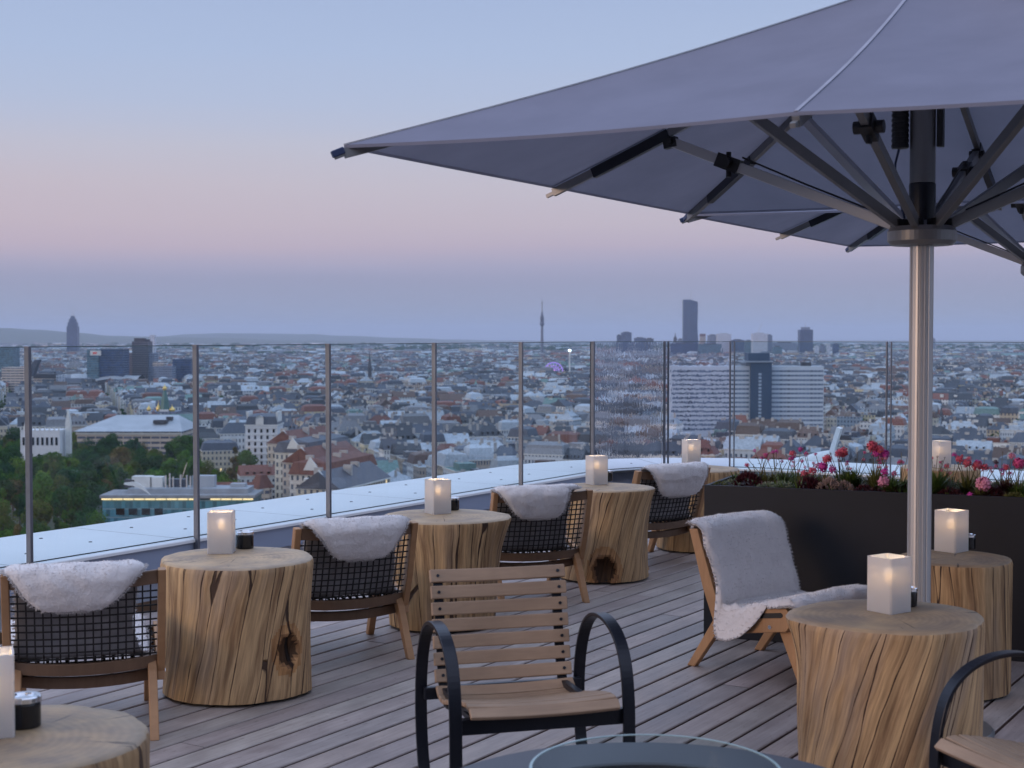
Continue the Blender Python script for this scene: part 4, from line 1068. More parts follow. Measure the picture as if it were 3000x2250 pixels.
# distant wooded hills
def hill(name, D, prof, thick, mat):
    b = MB(); xs = []
    for i in range(161):
        px = prof[0][0]+(prof[-1][0]-prof[0][0])*i/160
        for (p0, y0), (p1, y1) in zip(prof[:-1], prof[1:]):
            if p0 <= px <= p1: py = y0+(y1-y0)*(.5-.5*cos(pi*(px-p0)/(p1-p0))); break
        x = cx(px, D); zt_ = zy(py, D)+3*noise.noise(Vector((px*.02, 1, 0)))+1.5*noise.noise(Vector((px*.09, 4, 0))); xs.append((x, zt_))
    for k in range(9):
        f = k/8; yy = D-thick*.5+thick*f; s = sin(pi*f)**.8 if 0 < f < 1 else 0
        for x, zt_ in xs: g0 = gz(x, yy)-8; b.v.append(Vector((x*(yy/D), yy, g0+(zt_-g0)*s+4*noise.noise(Vector((x*.003, yy*.003, 7)))*s)))
    W = len(xs)
    for k in range(8):
        for i in range(W-1): b.face((k*W+i, k*W+i+1, (k+1)*W+i+1, (k+1)*W+i))
    o = b.build(name, mat, smooth=True); tag(o, kind='structure'); return o
m = MT('forest_hill'); n1 = m.noise(m.coords(scale=(.004, .004, .004)), 3, 8, .7); m.set(Base_Color=m.mix(n1, (.035, .055, .035, 1), (.08, .10, .06, 1)), Roughness=1.0); hm = m.m
hill('hills', 15500, [(-500, 955), (-100, 959), (0, 961), (120, 967), (232, 975), (330, 984), (450, 986), (640, 990), (900, 998), (1100, 1004)], 5000, hm)
hill('hills', 21000, [(300, 996), (450, 986), (560, 979), (650, 976), (760, 977), (900, 979), (1020, 984), (1180, 990), (1330, 995), (1500, 998), (1700, 1000), (1850, 1003)], 6000, hm)
hill('hills', 26000, [(1300, 1004), (1600, 1000), (1900, 998), (2300, 997), (2700, 997), (3000, 998), (3400, 996), (3800, 1004)], 6000, hm)

# ------------------------------------------------------------------ facade materials
def facade(name, src, pu=2.7, pv=3.5, ww=.40, wh=.50, wc=(.035, .05, .075), lit=.004, uvscale=1.0):
    m = MT(name); uvn = m.n('ShaderNodeUVMap'); sp = m.n('ShaderNodeSeparateXYZ', {'Vector': uvn.outputs[0]})
    u = m.math('DIVIDE', sp.outputs[0], pu); v_ = m.math('DIVIDE', sp.outputs[1], pv)
    fu = m.math('FRACT', u); fv = m.math('FRACT', v_)
    iu = m.math('LESS_THAN', m.math('ABSOLUTE', m.math('SUBTRACT', fu, .5)), ww/2); iv = m.math('LESS_THAN', m.math('ABSOLUTE', m.math('SUBTRACT', fv, .48)), wh/2)
    win = m.math('MULTIPLY', iu, iv)
    cell = m.n('ShaderNodeCombineXYZ', {'X': m.math('FLOOR', u), 'Y': m.math('FLOOR', v_)}); wn = m.n('ShaderNodeTexWhiteNoise', {'Vector': cell.outputs[0]})
    if src == 'obj': base = m.n('ShaderNodeObjectInfo').outputs['Color']
    elif src == 'attr': base = m.n('ShaderNodeAttribute', attribute_name='Col').outputs['Color']
    else: base = tuple(src)+(1,)
    g_ = m.noise(m.coords(scale=(.15, .15, .05)), 3, 4)
    c = m.mix(1, base, m.ramp(g_, [(.3, .88), (.7, 1.06)]), 'MULTIPLY')
    # cornice bands between storeys
    band = m.math('GREATER_THAN', fv, .93); c = m.mix(m.math('MULTIPLY', band, .25), c, (.9, .9, .9, 1))
    wcol = m.mix(wn.outputs[0], tuple(wc)+(1,), tuple(x*2.6 for x in wc)+(1,))
    c = m.mix(win, c, wcol)
    m.set(Base_Color=c, Roughness=m.math('SUBTRACT', .8, m.math('MULTIPLY', win, .6)))
    if lit:
        on = m.math('MULTIPLY', win, m.math('LESS_THAN', wn.outputs[0], lit)); m.set(Emission_Color=(1, .72, .38, 1), Emission_Strength=m.math('MULTIPLY', on, 1.2))
    return m.m
def roofmat(name, src):
    m = MT(name)
    base = m.n('ShaderNodeObjectInfo').outputs['Color'] if src == 'obj' else m.n('ShaderNodeAttribute', attribute_name='Col').outputs['Color']
    n1 = m.noise(m.coords(scale=(.3, .3, .3)), 2.5, 6, .65); n2 = m.noise(m.coords(scale=(2, 2, 2)), 3, 3)
    c = m.mix(1, base, m.ramp(n1, [(.3, .72), (.7, 1.25)]), 'MULTIPLY'); c = m.mix(1, c, m.ramp(n2, [(.3, .85), (.7, 1.12)]), 'MULTIPLY')
    m.set(Base_Color=c, Roughness=.6); return m.m
FAC = facade('townhouse_facade', 'obj'); ROOF = roofmat('roof_covering', 'obj')
FACA = facade('distant_facade', 'attr', lit=0.002); ROOFA = roofmat('distant_roof', 'attr')
WALLC = {'cream': (.62, .55, .43), 'white': (.86, .86, .84), 'pale grey': (.60, .63, .66), 'sand': (.52, .42, .30), 'pale yellow': (.66, .56, .34), 'grey-blue': (.38, .45, .52), 'buff': (.48, .40, .33)}
ROOFC = {'rust-red': (.17, .060, .042), 'brown': (.105, .065, .05), 'slate': (.060, .075, .105), 'dark grey': (.035, .042, .055), 'pale metal': (.38, .44, .50), 'green copper': (.13, .23, .22), 'grey': (.17, .18, .20)}
roof_w = ['rust-red']*4+['brown']*3+['slate']*9+['dark grey']*7+['pale metal']*6+['green copper']+['grey']*5
wall_w = ['cream']*4+['white']*6+['pale grey']*5+['sand']*2+['pale yellow']*2+['grey-blue']*3+['buff']*2

def walls(b, w, d, h, m=0, c=None, x0=0, y0=0, z0=0, uo=0, M_=None):
    P = [(-w/2, -d/2), (w/2, -d/2), (w/2, d/2), (-w/2, d/2)]; u = uo
    for i in range(4):
        a, q = P[i], P[(i+1) % 4]; L = hypot(q[0]-a[0], q[1]-a[1])
        pts = [Vector((x0+a[0], y0+a[1], z0)), Vector((x0+q[0], y0+q[1], z0)), Vector((x0+q[0], y0+q[1], z0+h)), Vector((x0+a[0], y0+a[1], z0+h))]
        if M_: pts = [M_ @ p for p in pts]
        k = round(L/2.7)*2.7
        b.quad(*pts, m=m, col=c, uv=[(u, 0), (u+k, 0), (u+k, h), (u, h)]); u += k+2.7*3
def roof_shape(b, w, d, z, rh, kind, m=0, c=None, M_=None, e=.35):
    T = (lambda p: M_ @ Vector(p)) if M_ else (lambda p: Vector(p)); W, D_ = w/2+e, d/2+e
    if kind == 'gable':
        A, B, C_, D4, E, F_ = (-W, -D_, z), (W, -D_, z), (W, D_, z), (-W, D_, z), (-W, 0, z+rh), (W, 0, z+rh)
        b.quad(T(A), T(B), T(F_), T(E), m=m, col=c); b.quad(T(C_), T(D4), T(E), T(F_), m=m, col=c); b.tri(T(D4), T(A), T(E), m=m, col=c); b.tri(T(B), T(C_), T(F_), m=m, col=c)
    elif kind == 'hip':
        q = min(W*.8, D_); A, B, C_, D4, E, F_ = (-W, -D_, z), (W, -D_, z), (W, D_, z), (-W, D_, z), (-W+q, 0, z+rh), (W-q, 0, z+rh)
        b.quad(T(A), T(B), T(F_), T(E), m=m, col=c); b.quad(T(C_), T(D4), T(E), T(F_), m=m, col=c); b.tri(T(D4), T(A), T(E), m=m, col=c); b.tri(T(B), T(C_), T(F_), m=m, col=c)
    elif kind == 'mansard':
        i1 = 1.6; z1 = z+rh*.75; P0 = [(-W, -D_), (W, -D_), (W, D_), (-W, D_)]; P1 = [(-W+i1, -D_+i1), (W-i1, -D_+i1), (W-i1, D_-i1), (-W+i1, D_-i1)]
        for i in range(4):
            j = (i+1) % 4; b.quad(T((*P0[i], z)), T((*P0[j], z)), T((*P1[j], z1)), T((*P1[i], z1)), m=m, col=c)
        E, F_ = (-W+i1+3, 0, z+rh), (W-i1-3, 0, z+rh); A, B, C_, D4 = [(*p, z1) for p in P1]
        b.quad(T(A), T(B), T(F_), T(E), m=m, col=c); b.quad(T(C_), T(D4), T(E), T(F_), m=m, col=c); b.tri(T(D4), T(A), T(E), m=m, col=c); b.tri(T(B), T(C_), T(F_), m=m, col=c)
    else:
        b.quad(T((-W+.3, -D_+.3, z)), T((W-.3, -D_+.3, z)), T((W-.3, D_-.3, z)), T((-W+.3, D_-.3, z)), m=m, col=c)
def put_dark(root_objs): pass

# prototypes: wall > (nothing), roof > chimney, dormer
protos = []
rh_ = random.Random(5)
MWHITE = plain('chimney_render', (.42, .40, .38), .8, 0, .15, .5); MTRIM = plain('stucco_trim', (.62, .60, .56), .8, 0, .08, .5)
for kind, w0, d0, h0, rr0 in (('gable', 24, 14, 20, 5.5), ('hip', 27, 14, 19, 5.5), ('mansard', 24, 15, 20, 6.0), ('flat', 25, 15, 22, 0), ('gable', 19, 13, 22, 6.0), ('hip', 22, 14, 17, 5), ('flat', 30, 14, 18, 0), ('mansard', 30, 14, 19, 5.5)):
    root = empty('townhouse')
    b = MB(); walls(b, w0, d0, h0)
    b.quad((-w0/2, -d0/2, h0), (w0/2, -d0/2, h0), (w0/2, d0/2, h0), (-w0/2, d0/2, h0), uv=[(0, 0)]*4)
    wl = b.build('wall', FAC, root)
    MB().box((0, 0, h0+.15), (w0+.7, d0+.7, .5)).build('cornice', MTRIM, wl)
    b = MB(); roof_shape(b, w0, d0, h0+.42, rr0, kind, e=.2)
    if kind == 'flat': b.box((rh_.uniform(-4, 4), 0, h0+.42+1.4), (w0*.45, d0*.6, 2.8)).box((-w0*.33, 2, h0+1.2), (3, 3, 1.6)).box((w0*.36, -3, h0+1.0), (2.4, 3, 1.2))
    rf = b.build('roof', ROOF, root)
    for k in range(3 if kind != 'flat' else 2):
        x = w0*(-.36+.34*k)+rh_.uniform(-1.5, 1.5); y = rh_.uniform(-2, 2)
        MB().box((x, y, h0+.42+rr0*.6+1.4), (rh_.uniform(1.6, 3), 1.0, 3.2)).build('chimney', MWHITE, rf)
    if kind != 'flat':
        nd = 4
        for k in range(nd):
            x = -w0*.30+w0*.6*k/(nd-1); yd = -d0/2+2.1
            dm = MB().box((x, yd, h0+1.9), (1.9, 2.6, 1.8)); dm.box((x, yd-1.32, h0+1.95), (1.2, .06, 1.2), m=1); dm.build('dormer', [ROOF, M['jar']], rf)
    protos.append((root, kind, w0, d0, h0, rr0))
MDK = M['jar']
def set_colors(root, wc_, rc_):
    for o in root.children:
        if o.name.startswith('wall'): o.color = tuple(wc_)+(1,)
        if o.name.startswith('roof'):
            o.color = tuple(rc_)+(1,)
            for q in o.children: o_ = q; q.color = tuple(c_*1.1+.02 for c_ in rc_)+(1,)

post_px = [72, 565, 954, 1265, 1520, 1734, 1955, 2137, 2580]
ORD = ['first', 'second', 'third', 'fourth', 'fifth', 'sixth', 'seventh', 'eighth', 'ninth', 'tenth', 'eleventh', 'twelfth', 'thirteenth', 'fourteenth', 'fifteenth', 'sixteenth', 'seventeenth', 'eighteenth', 'nineteenth', 'twentieth']
def ordn(i): return ORD[i] if i < 20 else (str(i+1)+('st' if (i+1) % 10 == 1 else 'nd' if (i+1) % 10 == 2 else 'rd' if (i+1) % 10 == 3 else 'th'))
def ledge_y(px):
    pts = [(-100, 1590), (0, 1578), (226, 1544), (655, 1486), (1000, 1438), (1271, 1398), (1497, 1363), (1633, 1343), (1723, 1336), (2000, 1332), (2226, 1345), (2646, 1361), (3100, 1372)]
    for (a, y0), (c_, y1) in zip(pts[:-1], pts[1:]):
        if a <= px <= c_: return y0+(y1-y0)*(px-a)/(c_-a)
    return 1590
# (centre px, D, radius m) kept clear for landmark buildings
clear = [(2185, 1130, 90), (2080, 1080, 42), (2190, 1060, 42), (2300, 1080, 42), (786, 900, 24), (470, 1200, 34), (405, 1000, 48), (130, 850, 22), (530, 600, 42), (870, 640, 60), (355, 2250, 105), (480, 2250, 60), (2760, 1250, 12), (1375, 1900, 30), (1083, 2000, 22), (870, 560, 60), (640, 780, 45), (600, 1600, 10), (1622, 2480, 45)]
def is_clear(x, y, pad=10):
    for px, D, r_ in clear:
        if (x-cx(px, D))**2+(y-D)**2 < (r_+pad)**2: return False
    return True
rc = random.Random(21)
cands = []
def district(ang, test, bx=96, by=70, street=15, dmax=3600):
    ca, sa = cos(ang), sin(ang); nmx = int(dmax/(bx+street))+2
    for i in range(-nmx, nmx):
        for j in range(0, int(dmax*1.3/(by+street))+2):
            ox, oy = i*(bx+street), j*(by+street)
            hh = rc.uniform(16, 23); cc_ = rc.choice(roof_w)
            sides = [(0, -by/2+7, bx, 0), (0, by/2-7, bx, pi), (-bx/2+7, 0, by-28, -pi/2), (bx/2-7, 0, by-28, pi/2)]
            for (sx, sy, L, ra) in sides:
                t = -L/2
                while t < L/2-8:
                    fw = min(rc.uniform(13, 23), L/2-t)
                    if fw < 8: break
                    if ra in (0, pi): lx, ly = sx+t+fw/2, sy
                    else: lx, ly = sx, sy+t+fw/2
                    X = (ox+lx)*ca-(oy+ly)*sa; Y = (ox+lx)*sa+(oy+ly)*ca
                    t += fw
                    if Y < 480 or not test(X, Y): continue
                    D = Y; px = 1500+F*X/D
                    if px < -60 or px > 3060: continue
                    if not is_clear(X, Y): continue
                    if rc.random() < .03: continue
                    h_ = hh+rc.uniform(-2.0, 2.5)
                    cands.append((hypot(X, Y), X, Y, fw, rc.uniform(11.5, 14), h_, ang+ra, rc.choice(roof_w) if rc.random() < .6 else cc_, rc.choice(wall_w), rc.randrange(8)))
def in_park(px, D): return (px < 600 and D < 1020) or (px < 735 and D < 800)
district(R(17), lambda X, Y: 1500+F*X/Y < 1500 and not in_park(1500+F*X/Y, Y))
district(R(-24), lambda X, Y: 1500+F*X/Y >= 1500)
cands.sort()
vis = []; rest = []
for c_ in cands:
    D, X, Y = c_[0], c_[1], c_[2]; g0 = gz(X, Y); px, pt = pix(Vector((X, Y, g0+c_[5]+5))); _, pm = pix(Vector((X, Y, g0+c_[5]-4)))
    if pt > ledge_y(px)-4: continue
    if 2050 < px and px < 3100 and pt > 1392: continue
    (vis if len(vis) < 296 else rest).append(c_+(px, pm))
# the individual houses
bands = 8; per = math.ceil(len(vis)/bands); lab = {}
BN = ['nearest', 'second', 'third', 'fourth', 'fifth', 'sixth', 'seventh', 'farthest']
for i, c_ in enumerate(vis):
    D, X, Y, fw, dd, h_, a_, rk, wk, pk, px, pm = c_; band = i//per
    pane = sum(1 for q in post_px if px > q)
    root, kind, w0, d0, h0, rr0 = protos[pk]
    if not root.get('used'): r_ = root; root['used'] = 1
    else: r_ = copy_tree(root)
    r_.location = (X, Y, gz(X, Y)-.5); r_.rotation_euler = (0, 0, a_); r_.scale = (fw/w0*.995, dd/d0, h_/h0)
    kw_, kr_ = rc.uniform(.85, 1.06), rc.uniform(.75, 1.2); set_colors(r_, [v_*kw_ for v_ in WALLC[wk]], [v_*kr_ for v_ in ROOFC[rk]])
    for k_ in list(r_.keys()):
        if k_ == 'used': pass
    r_['category'] = 'house'; r_['group'] = 'town houses beyond the terrace'
    lab.setdefault((pane, band, wk, rk), []).append((px, r_))
for root, *_ in protos:
    if 'used' in root: pass
for (pane, band, wk, rk), L in lab.items():
    L.sort(key=lambda t: t[0])
    for k, (px, r_) in enumerate(L):
        wh_ = f'{ordn(pane)} glass pane from left' if pane < 9 else 'last glass pane on right'
        o_ = f'{ordn(k)} such ' if len(L) > 1 else ''
        r_['label'] = f'{wk} {rk}-roofed house, {o_}{BN[band]} rooftop band, {wh_}'
for o in sc.objects:
    if 'used' in o: del o['used']
for root, *_ in protos:                      # a prototype nothing used
    if 'label' not in root:
        for ch in list(root.children):
            for g2 in list(ch.children): bpy.data.objects.remove(g2)
            bpy.data.objects.remove(ch)
        bpy.data.objects.remove(root)

# the rest of the city, farther than one can count: one mass
b = MB(); rf_ = random.Random(77)
def rest_building(X, Y, w_, d_, h_, a_, rk, wk, kind, rr_, z0=None):
    g0 = gz(X, Y) if z0 is None else z0
    Mx = Matrix.Translation((X, Y, g0)) @ Matrix.Rotation(a_, 4, 'Z'); kw_ = rf_.uniform(.8, 1.08); wc_ = [q*kw_ for q in WALLC[wk]]; k = rf_.uniform(.75, 1.2); rc_ = [q*k for q in ROOFC[rk]]
    walls(b, w_, d_, h_, 0, wc_, M_=Mx, uo=rf_.randrange(40)*2.7); roof_shape(b, w_, d_, h_, rr_, kind, 1, rc_, Mx, e=.3)
    nb = 4 if Y < 2400 else 3 if Y < 3600 else 2
    for _ in range(nb):
        q = rf_.random(); cc = (.62, .62, .60) if q < .45 else (.07, .08, .10) if q < .7 else (.30, .24, .20); k2 = 1 if Y < 3600 else 1.8
        b.box((rf_.uniform(-.42, .42)*w_, rf_.uniform(-.36, .36)*d_, h_+rr_*.45+.9), (rf_.uniform(1.0, 3.6)*k2, rf_.uniform(.8, 2.4)*k2, rf_.uniform(1.6, 3.6)), Mx, 1, cc)
for c_ in rest:
    D, X, Y, fw, dd, h_, a_, rk, wk, pk, px, pm = c_; rest_building(X, Y, fw, dd, h_, a_, rk, wk, protos[pk][1], protos[pk][5])
# beyond: larger and larger blocks, thinning towards the horizon
def far_ok(px, D):
    if 2400 < px < 3000 and 2950 < D < 3500: return False            # wooded belt
    if D > 6500: return noise.noise(Vector((px*.004, D*.0006, 3))) > -.05-.12*(D < 9000)
    return True
D = 3500
while D < 13000:
    step = D*.0085
    x = -.37*D
    while x < .37*D:
        sz = rf_.uniform(.003, .010)*D; px = 1500+F*x/D
        if far_ok(px, D) and rf_.random() < (.80 if D < 7000 else .5) and is_clear(x, D, 20):
            hgt = rf_.uniform(9, 22)*(1.35 if rf_.random() < .08 else 1); fl = rf_.random()
            rest_building(x+rf_.uniform(-5, 5), D+rf_.uniform(-.4, .4)*step, sz*rf_.uniform(.6, 1.5), rf_.uniform(14, 30), hgt, rf_.uniform(-.6, .6), rf_.choice(roof_w), rf_.choice(wall_w), 'flat' if fl < .35 else 'gable', rf_.uniform(3, 6) if fl >= .35 else 0)
        x += sz*rf_.uniform(.9, 1.9)
    D += step
o = b.build('distant_city', [FACA, ROOFA]); tag(o, 'dense mass of distant roofs and facades spreading to the horizon', 'city', kind='stuff')

# ------------------------------------------------------------------ trees
def leafy(nm, c1, c2):
    m = MT(nm); r_ = m.noise(m.coords(scale=(1, 1, 1)), .55, 4, .7); oc = m.n('ShaderNodeObjectInfo').outputs['Color']
    c = m.mix(m.ramp(r_, [(.35, 0.0), (.65, 1.0)]), tuple(c1)+(1,), tuple(c2)+(1,)); c = m.mix(1, c, oc, 'MULTIPLY')
    d = m.n('ShaderNodeBsdfDiffuse', {'Color': c}); t_ = m.n('ShaderNodeBsdfTranslucent', {'Color': c}); x = m.n('ShaderNodeMixShader', {0: .25, 1: d.outputs[0], 2: t_.outputs[0]}); m.link(x.outputs[0], m.o.inputs[0]); return m.m
LEAF = leafy('tree_foliage', (.75, 1.05, .5), (1.35, 1.25, .9)); BARK = plain('bark', (.09, .07, .05), .9, 0, .3, 1)
def make_tree(h, r, seed, n=2600, shape='round', bare=False):
    rn = random.Random(seed); root = empty('tree'); tr = MB(); ht = h*.42
    tr.tube([(0, 0, -1), (0, 0, ht*.5), (rn.uniform(-.4, .4), rn.uniform(-.4, .4), ht), (0, 0, h*.8)], [.45, .36, .26, .08], 8)
    lobes = []
    nl = 17
    for k in range(nl):
        a = rn.uniform(0, 2*pi); f = rn.random()
        if shape == 'cone': z = h*(.2+.78*f); rr = r*(1-f)*.8; c = Vector((cos(a)*rr, sin(a)*rr, z)); s = r*(.18+.40*(1-f))
        else:
            z = h*(.42+.48*f); rr = r*.68*sqrt(rn.random())*(1-.55*max(0, f-.4)/.6); c = Vector((cos(a)*rr, sin(a)*rr, z)); s = r*rn.uniform(.26, .48)
        lobes.append((c, s)); tr.tube([(0, 0, ht*rn.uniform(.6, 1.1)), c*.5+Vector((0, 0, c.z*.12)), c], [.16, .10, .04], 5)
    tr.build('trunk', BARK, root)
    b = MB()
    for _ in range(n):
        c, s = rn.choice(lobes); d = Vector((rn.gauss(0, 1), rn.gauss(0, 1), rn.gauss(0, 1))).normalized(); q = c+d*s*rn.uniform(.65, 1.12)
        if shape != 'cone' and q.z < h*.28: continue
        nrm = (d+Vector((rn.uniform(-1, 1), rn.uniform(-1, 1), rn.uniform(-.3, 1)))*.9).normalized(); t1 = nrm.cross(Vector((rn.uniform(-1, 1), rn.uniform(-1, 1), rn.uniform(-1, 1)))).normalized(); t2 = nrm.cross(t1); z = rn.uniform(.28, .62)*(.6 if bare else 1)
        b.quad(q-t1*z-t2*z*.6, q+t1*z-t2*z*.5, q+t1*z*.8+t2*z*.6, q-t1*z*.7+t2*z*.7)
    b.build('crown', LEAF, root); return root
tp = [make_tree(19, 6.6, 1), make_tree(16, 6.0, 2), make_tree(22, 7.4, 3, 3200), make_tree(17, 5.2, 4), make_tree(21, 4.2, 5, 2200, 'cone'), make_tree(18, 6.4, 6, 1500, bare=True)]
TC = [('fresh green', (.080, .150, .040)), ('dark green', (.036, .078, .030)), ('bluish green', (.040, .090, .055)), ('olive', (.10, .115, .045)), ('brownish', (.14, .10, .06)), ('yellow-green', (.12, .17, .040)), ('russet', (.12, .088, .052))]
TW_ = [0, 0, 0, 1, 1, 1, 2, 2, 3, 3, 4, 5]
rt = random.Random(9); used = set(); spots = []
def tree_ok(px, D):
    if not in_park(px, D) and not (600 <= px < 735 and 620 < D < 860): return False
    x, y = cx(px, D), D
    for p_, d_, r_ in clear:
        if d_ in (600, 1000, 900, 850, 1200, 780, 560, 640) and (x-cx(p_, d_))**2+(y-d_)**2 < (r_-(12 if d_ == 1000 else 4))**2: return False
    if 300 < px < 770 and 555 < D < 640: return False
    if 300 < px < 770 and D < 560: return False
    if 870 < D < 1030 and 540 > px > 430: return False
    return True
tries = 0
while len(spots) < 215 and tries < 40000:
    tries += 1; D = 470+570*sqrt(rt.random()); px = rt.uniform(-40, 730)
    if not tree_ok(px, D): continue
    x, y = cx(px, D), D
    if any((x-a)**2+(y-c_)**2 < 10.5**2 for a, c_, *_ in spots): continue
    spots.append((x, y, px, D))
extra = [(812, 742, 3, 4, .9), (905, 700, 0, 1, .7), (1015, 690, 1, 3, .95), (1040, 700, 0, 1, .95), (1075, 705, 1, 1, .9), (1104, 690, 3, 1, 1.25), (1010, 850, 1, 3, .8), (1060, 1000, 0, 3, .9), (1250, 770, 1, 1, .7), (1040, 1250, 1, 5, .9),
         (262, 930, 1, 1, 1.0), (292, 915, 0, 2, 1.05), (325, 935, 2, 1, 1.1), (352, 905, 1, 0, 1.1), (384, 925, 0, 2, 1.15), (412, 900, 1, 1, 1.05), (500, 930, 3, 1, 1.2), (528, 900, 2, 0, 1.15), (556, 925, 0, 1, 1.25), (585, 900, 1, 1, 1.1), (88, 815, 1, 0, 1.15), (118, 825, 0, 1, 1.05), (150, 810, 1, 3, 1.1), (180, 830, 3, 0, 1.15),
         (745, 640, 4, 6, 1.05), (760, 700, 3, 0, .8), (610, 905, 4, 1, .9), (2180, 1380, 1, 1, .8), (2215, 1380, 0, 1, .7), (2150, 1385, 1, 0, .8), (2880, 2000, 2, 0, 1), (2930, 2010, 2, 0, 1), (2840, 2000, 1, 1, 1), (2905, 1900, 1, 0, 1)]
sp2 = [(x, y, px, D, rt.randrange(6) if rt.random() < .8 else 5, rt.choice(TW_), rt.uniform(.75, 1.15)) for x, y, px, D in spots]+[(cx(px, D), D, px, D, k, tc_, s) for px, D, k, tc_, s in extra]
sp2.sort(key=lambda t: t[3]); labt = {}
for i, (x, y, px, D, k, tci, s) in enumerate(sp2):
    root = tp[k]
    if k not in used: r_ = root; used.add(k)
    else: r_ = copy_tree(root)
    r_.location = (x, y, gz(x, y)); r_.rotation_euler = (0, 0, rt.uniform(0, 6.28)); r_.scale = (s*rt.uniform(.9, 1.1), s, s)
    nm, c3 = TC[tci]; v_ = rt.uniform(.8, 1.25)
    for ch in r_.children: ch.color = (c3[0]*v_, c3[1]*v_, c3[2]*v_, 1) if ch.name.startswith('crown') else (1, 1, 1, 1)
    r_['category'] = 'tree'; r_['group'] = 'trees of the park and gardens below the terrace'
    labt.setdefault((nm, min(9, i//24)), []).append((px, r_, k))
TB = ['nearest', 'second nearest', 'third nearest', 'fourth nearest', 'fifth nearest', 'sixth nearest', 'seventh nearest', 'eighth nearest', 'ninth nearest', 'farthest']
for (nm, bd), L in labt.items():
    L.sort(key=lambda t: t[0])
    for k, (px, r_, kk) in enumerate(L):
        r_['label'] = f"{'pointed' if kk == 4 else 'sparse' if kk == 5 else 'round'} {nm} tree, {ordn(k)} of its colour from left in {TB[bd]} belt of trees"
for k, root in enumerate(tp):
    if k not in used:
        for ch in list(root.children): bpy.data.objects.remove(ch)
        bpy.data.objects.remove(root)
# far woods and courtyard greenery: masses of small leafy clumps
MG = leafy('far_foliage', (.75, 1.05, .5), (1.3, 1.2, .8))
def clump(b, X, Y, z0, r, h, rn, n):
    for _ in range(n):
        d = Vector((rn.gauss(0, 1), rn.gauss(0, 1), abs(rn.gauss(0, 1)))).normalized(); q = Vector((X, Y, z0+h*.25))+Vector((d.x*r, d.y*r, d.z*h*.75))*rn.uniform(.8, 1.05)
        t1 = d.cross(Vector((rn.uniform(-1, 1), rn.uniform(-1, 1), 1))).normalized(); t2 = d.cross(t1); s = r*.42
        b.quad(q-t1*s-t2*s*.7, q+t1*s-t2*s*.6, q+t1*s*.8+t2*s*.8, q-t1*s*.9+t2*s*.6)
rg = random.Random(4); b = MB()
for _ in range(1500):
    D = 1000+2600*rg.random()**.8; px = rg.uniform(0, 3000); x = cx(px, D)
    if is_clear(x, D, 8): clump(b, x, D, gz(x, D), rg.uniform(4, 7), rg.uniform(14, 21), rg, 14)
o = b.build('courtyard_trees', MG); o.color = (.040, .075, .030, 1); tag(o, 'dark green specks of courtyard trees scattered among the roofs', 'trees', kind='stuff')
b = MB()
for _ in range(2600):                                   # wooded belts
    u_ = rg.random()
    if u_ < .45: px = rg.uniform(2380, 3060); D = rg.uniform(2950, 3450)
    elif u_ < .75: px = rg.uniform(0, 3000); D = rg.uniform(6300, 9000)*(1 if rg.random() < .6 else 1.25)
    elif u_ < .9: px = rg.uniform(1200, 1800); D = rg.uniform(4300, 5200)
    else: px = rg.uniform(600, 900); D = rg.uniform(5200, 5700)
    x = cx(px, D); k = D/3200
    clump(b, x, D, gz(x, D), rg.uniform(7, 12)*k, rg.uniform(15, 22)*(.8+.2*k), rg, 14)
o = b.build('far_woods', MG); o.color = (.030, .065, .035, 1); tag(o, 'dark green wooded belts crossing the far city', 'woods', kind='stuff')

# ------------------------------------------------------------------ landmark buildings
GLD = MT('gilded_dome').set(Base_Color=(.85, .60, .20, 1), Metallic=.7, Roughness=.35).m
BLUEGLASS = facade('dark_blue_curtain_wall', (.035, .055, .10), 3.0, 3.6, .86, .74, (.014, .030, .075), 0)
TEALGLASS = facade('teal_curtain_wall', (.10, .15, .17), 2.8, 3.5, .84, .76, (.03, .07, .10), 0)
DARKWALL = facade('dark_office_facade', (.06, .065, .085), 3.0, 3.4, .6, .5, (.015, .02, .035), 0)
BEIGEWALL = facade('beige_office_facade', (.55, .46, .38), 6, 3.4, .9, .42, (.05, .06, .09), 0)
GREYWALL = facade('grey_office_facade', (.17, .20, .27), 3.0, 3.4, .55, .5, (.06, .08, .12), 0)
PALEWALL = facade('pale_tower_facade', (.55, .58, .64), 4, 3.4, .5, .6, (.12, .15, .21), 0)
WHITEST = plain('white_stone', (.66, .66, .64), .8, 0, .1, .3); SLATE = plain('slate_roof', (.055, .065, .09), .5, 0, .2, .5); METALROOF = plain('standing_seam_roof', (.36, .39, .43), .5, 0, .12, .08); DARKST = plain('dark_stone', (.05, .05, .06), .8, 0, .2, .2); BRICK = plain('brown_red_tiles', (.15, .062, .048), .8, 0, .25, .4)
def bld(name, label, cat, px0, px1, ytop, D, parts=None, mat=None, depth=None, rot=0, group=None):
    """building spanning photo columns px0..px1 with its roof at row ytop, standing at distance D"""
    X = cx((px0+px1)/2, D); wd = (px1-px0)/F*D; g0 = gz(X, D); h = zy(ytop, D)-g0; dp = depth or wd*.7
    root = empty(name, (X, D, g0), rot); tag(root, label, cat, group)
    if mat: b = MB(); walls(b, wd, dp, h); b.quad((-wd/2, -dp/2, h), (wd/2, -dp/2, h), (wd/2, dp/2, h), (-wd/2, dp/2, h), uv=[(0, 0)]*4); b.build('wall', mat, root)
    return root, wd, h, dp
def sub(root, name, mat, x, y, z, w_, d_, h_):
    b = MB(); walls(b, w_, d_, h_, x0=x, y0=y, z0=z); b.quad((x-w_/2, y-d_/2, z+h_), (x+w_/2, y-d_/2, z+h_), (x+w_/2, y+d_/2, z+h_), (x-w_/2, y+d_/2, z+h_), uv=[(0, 0)]*4); return b.build(name, mat, root)
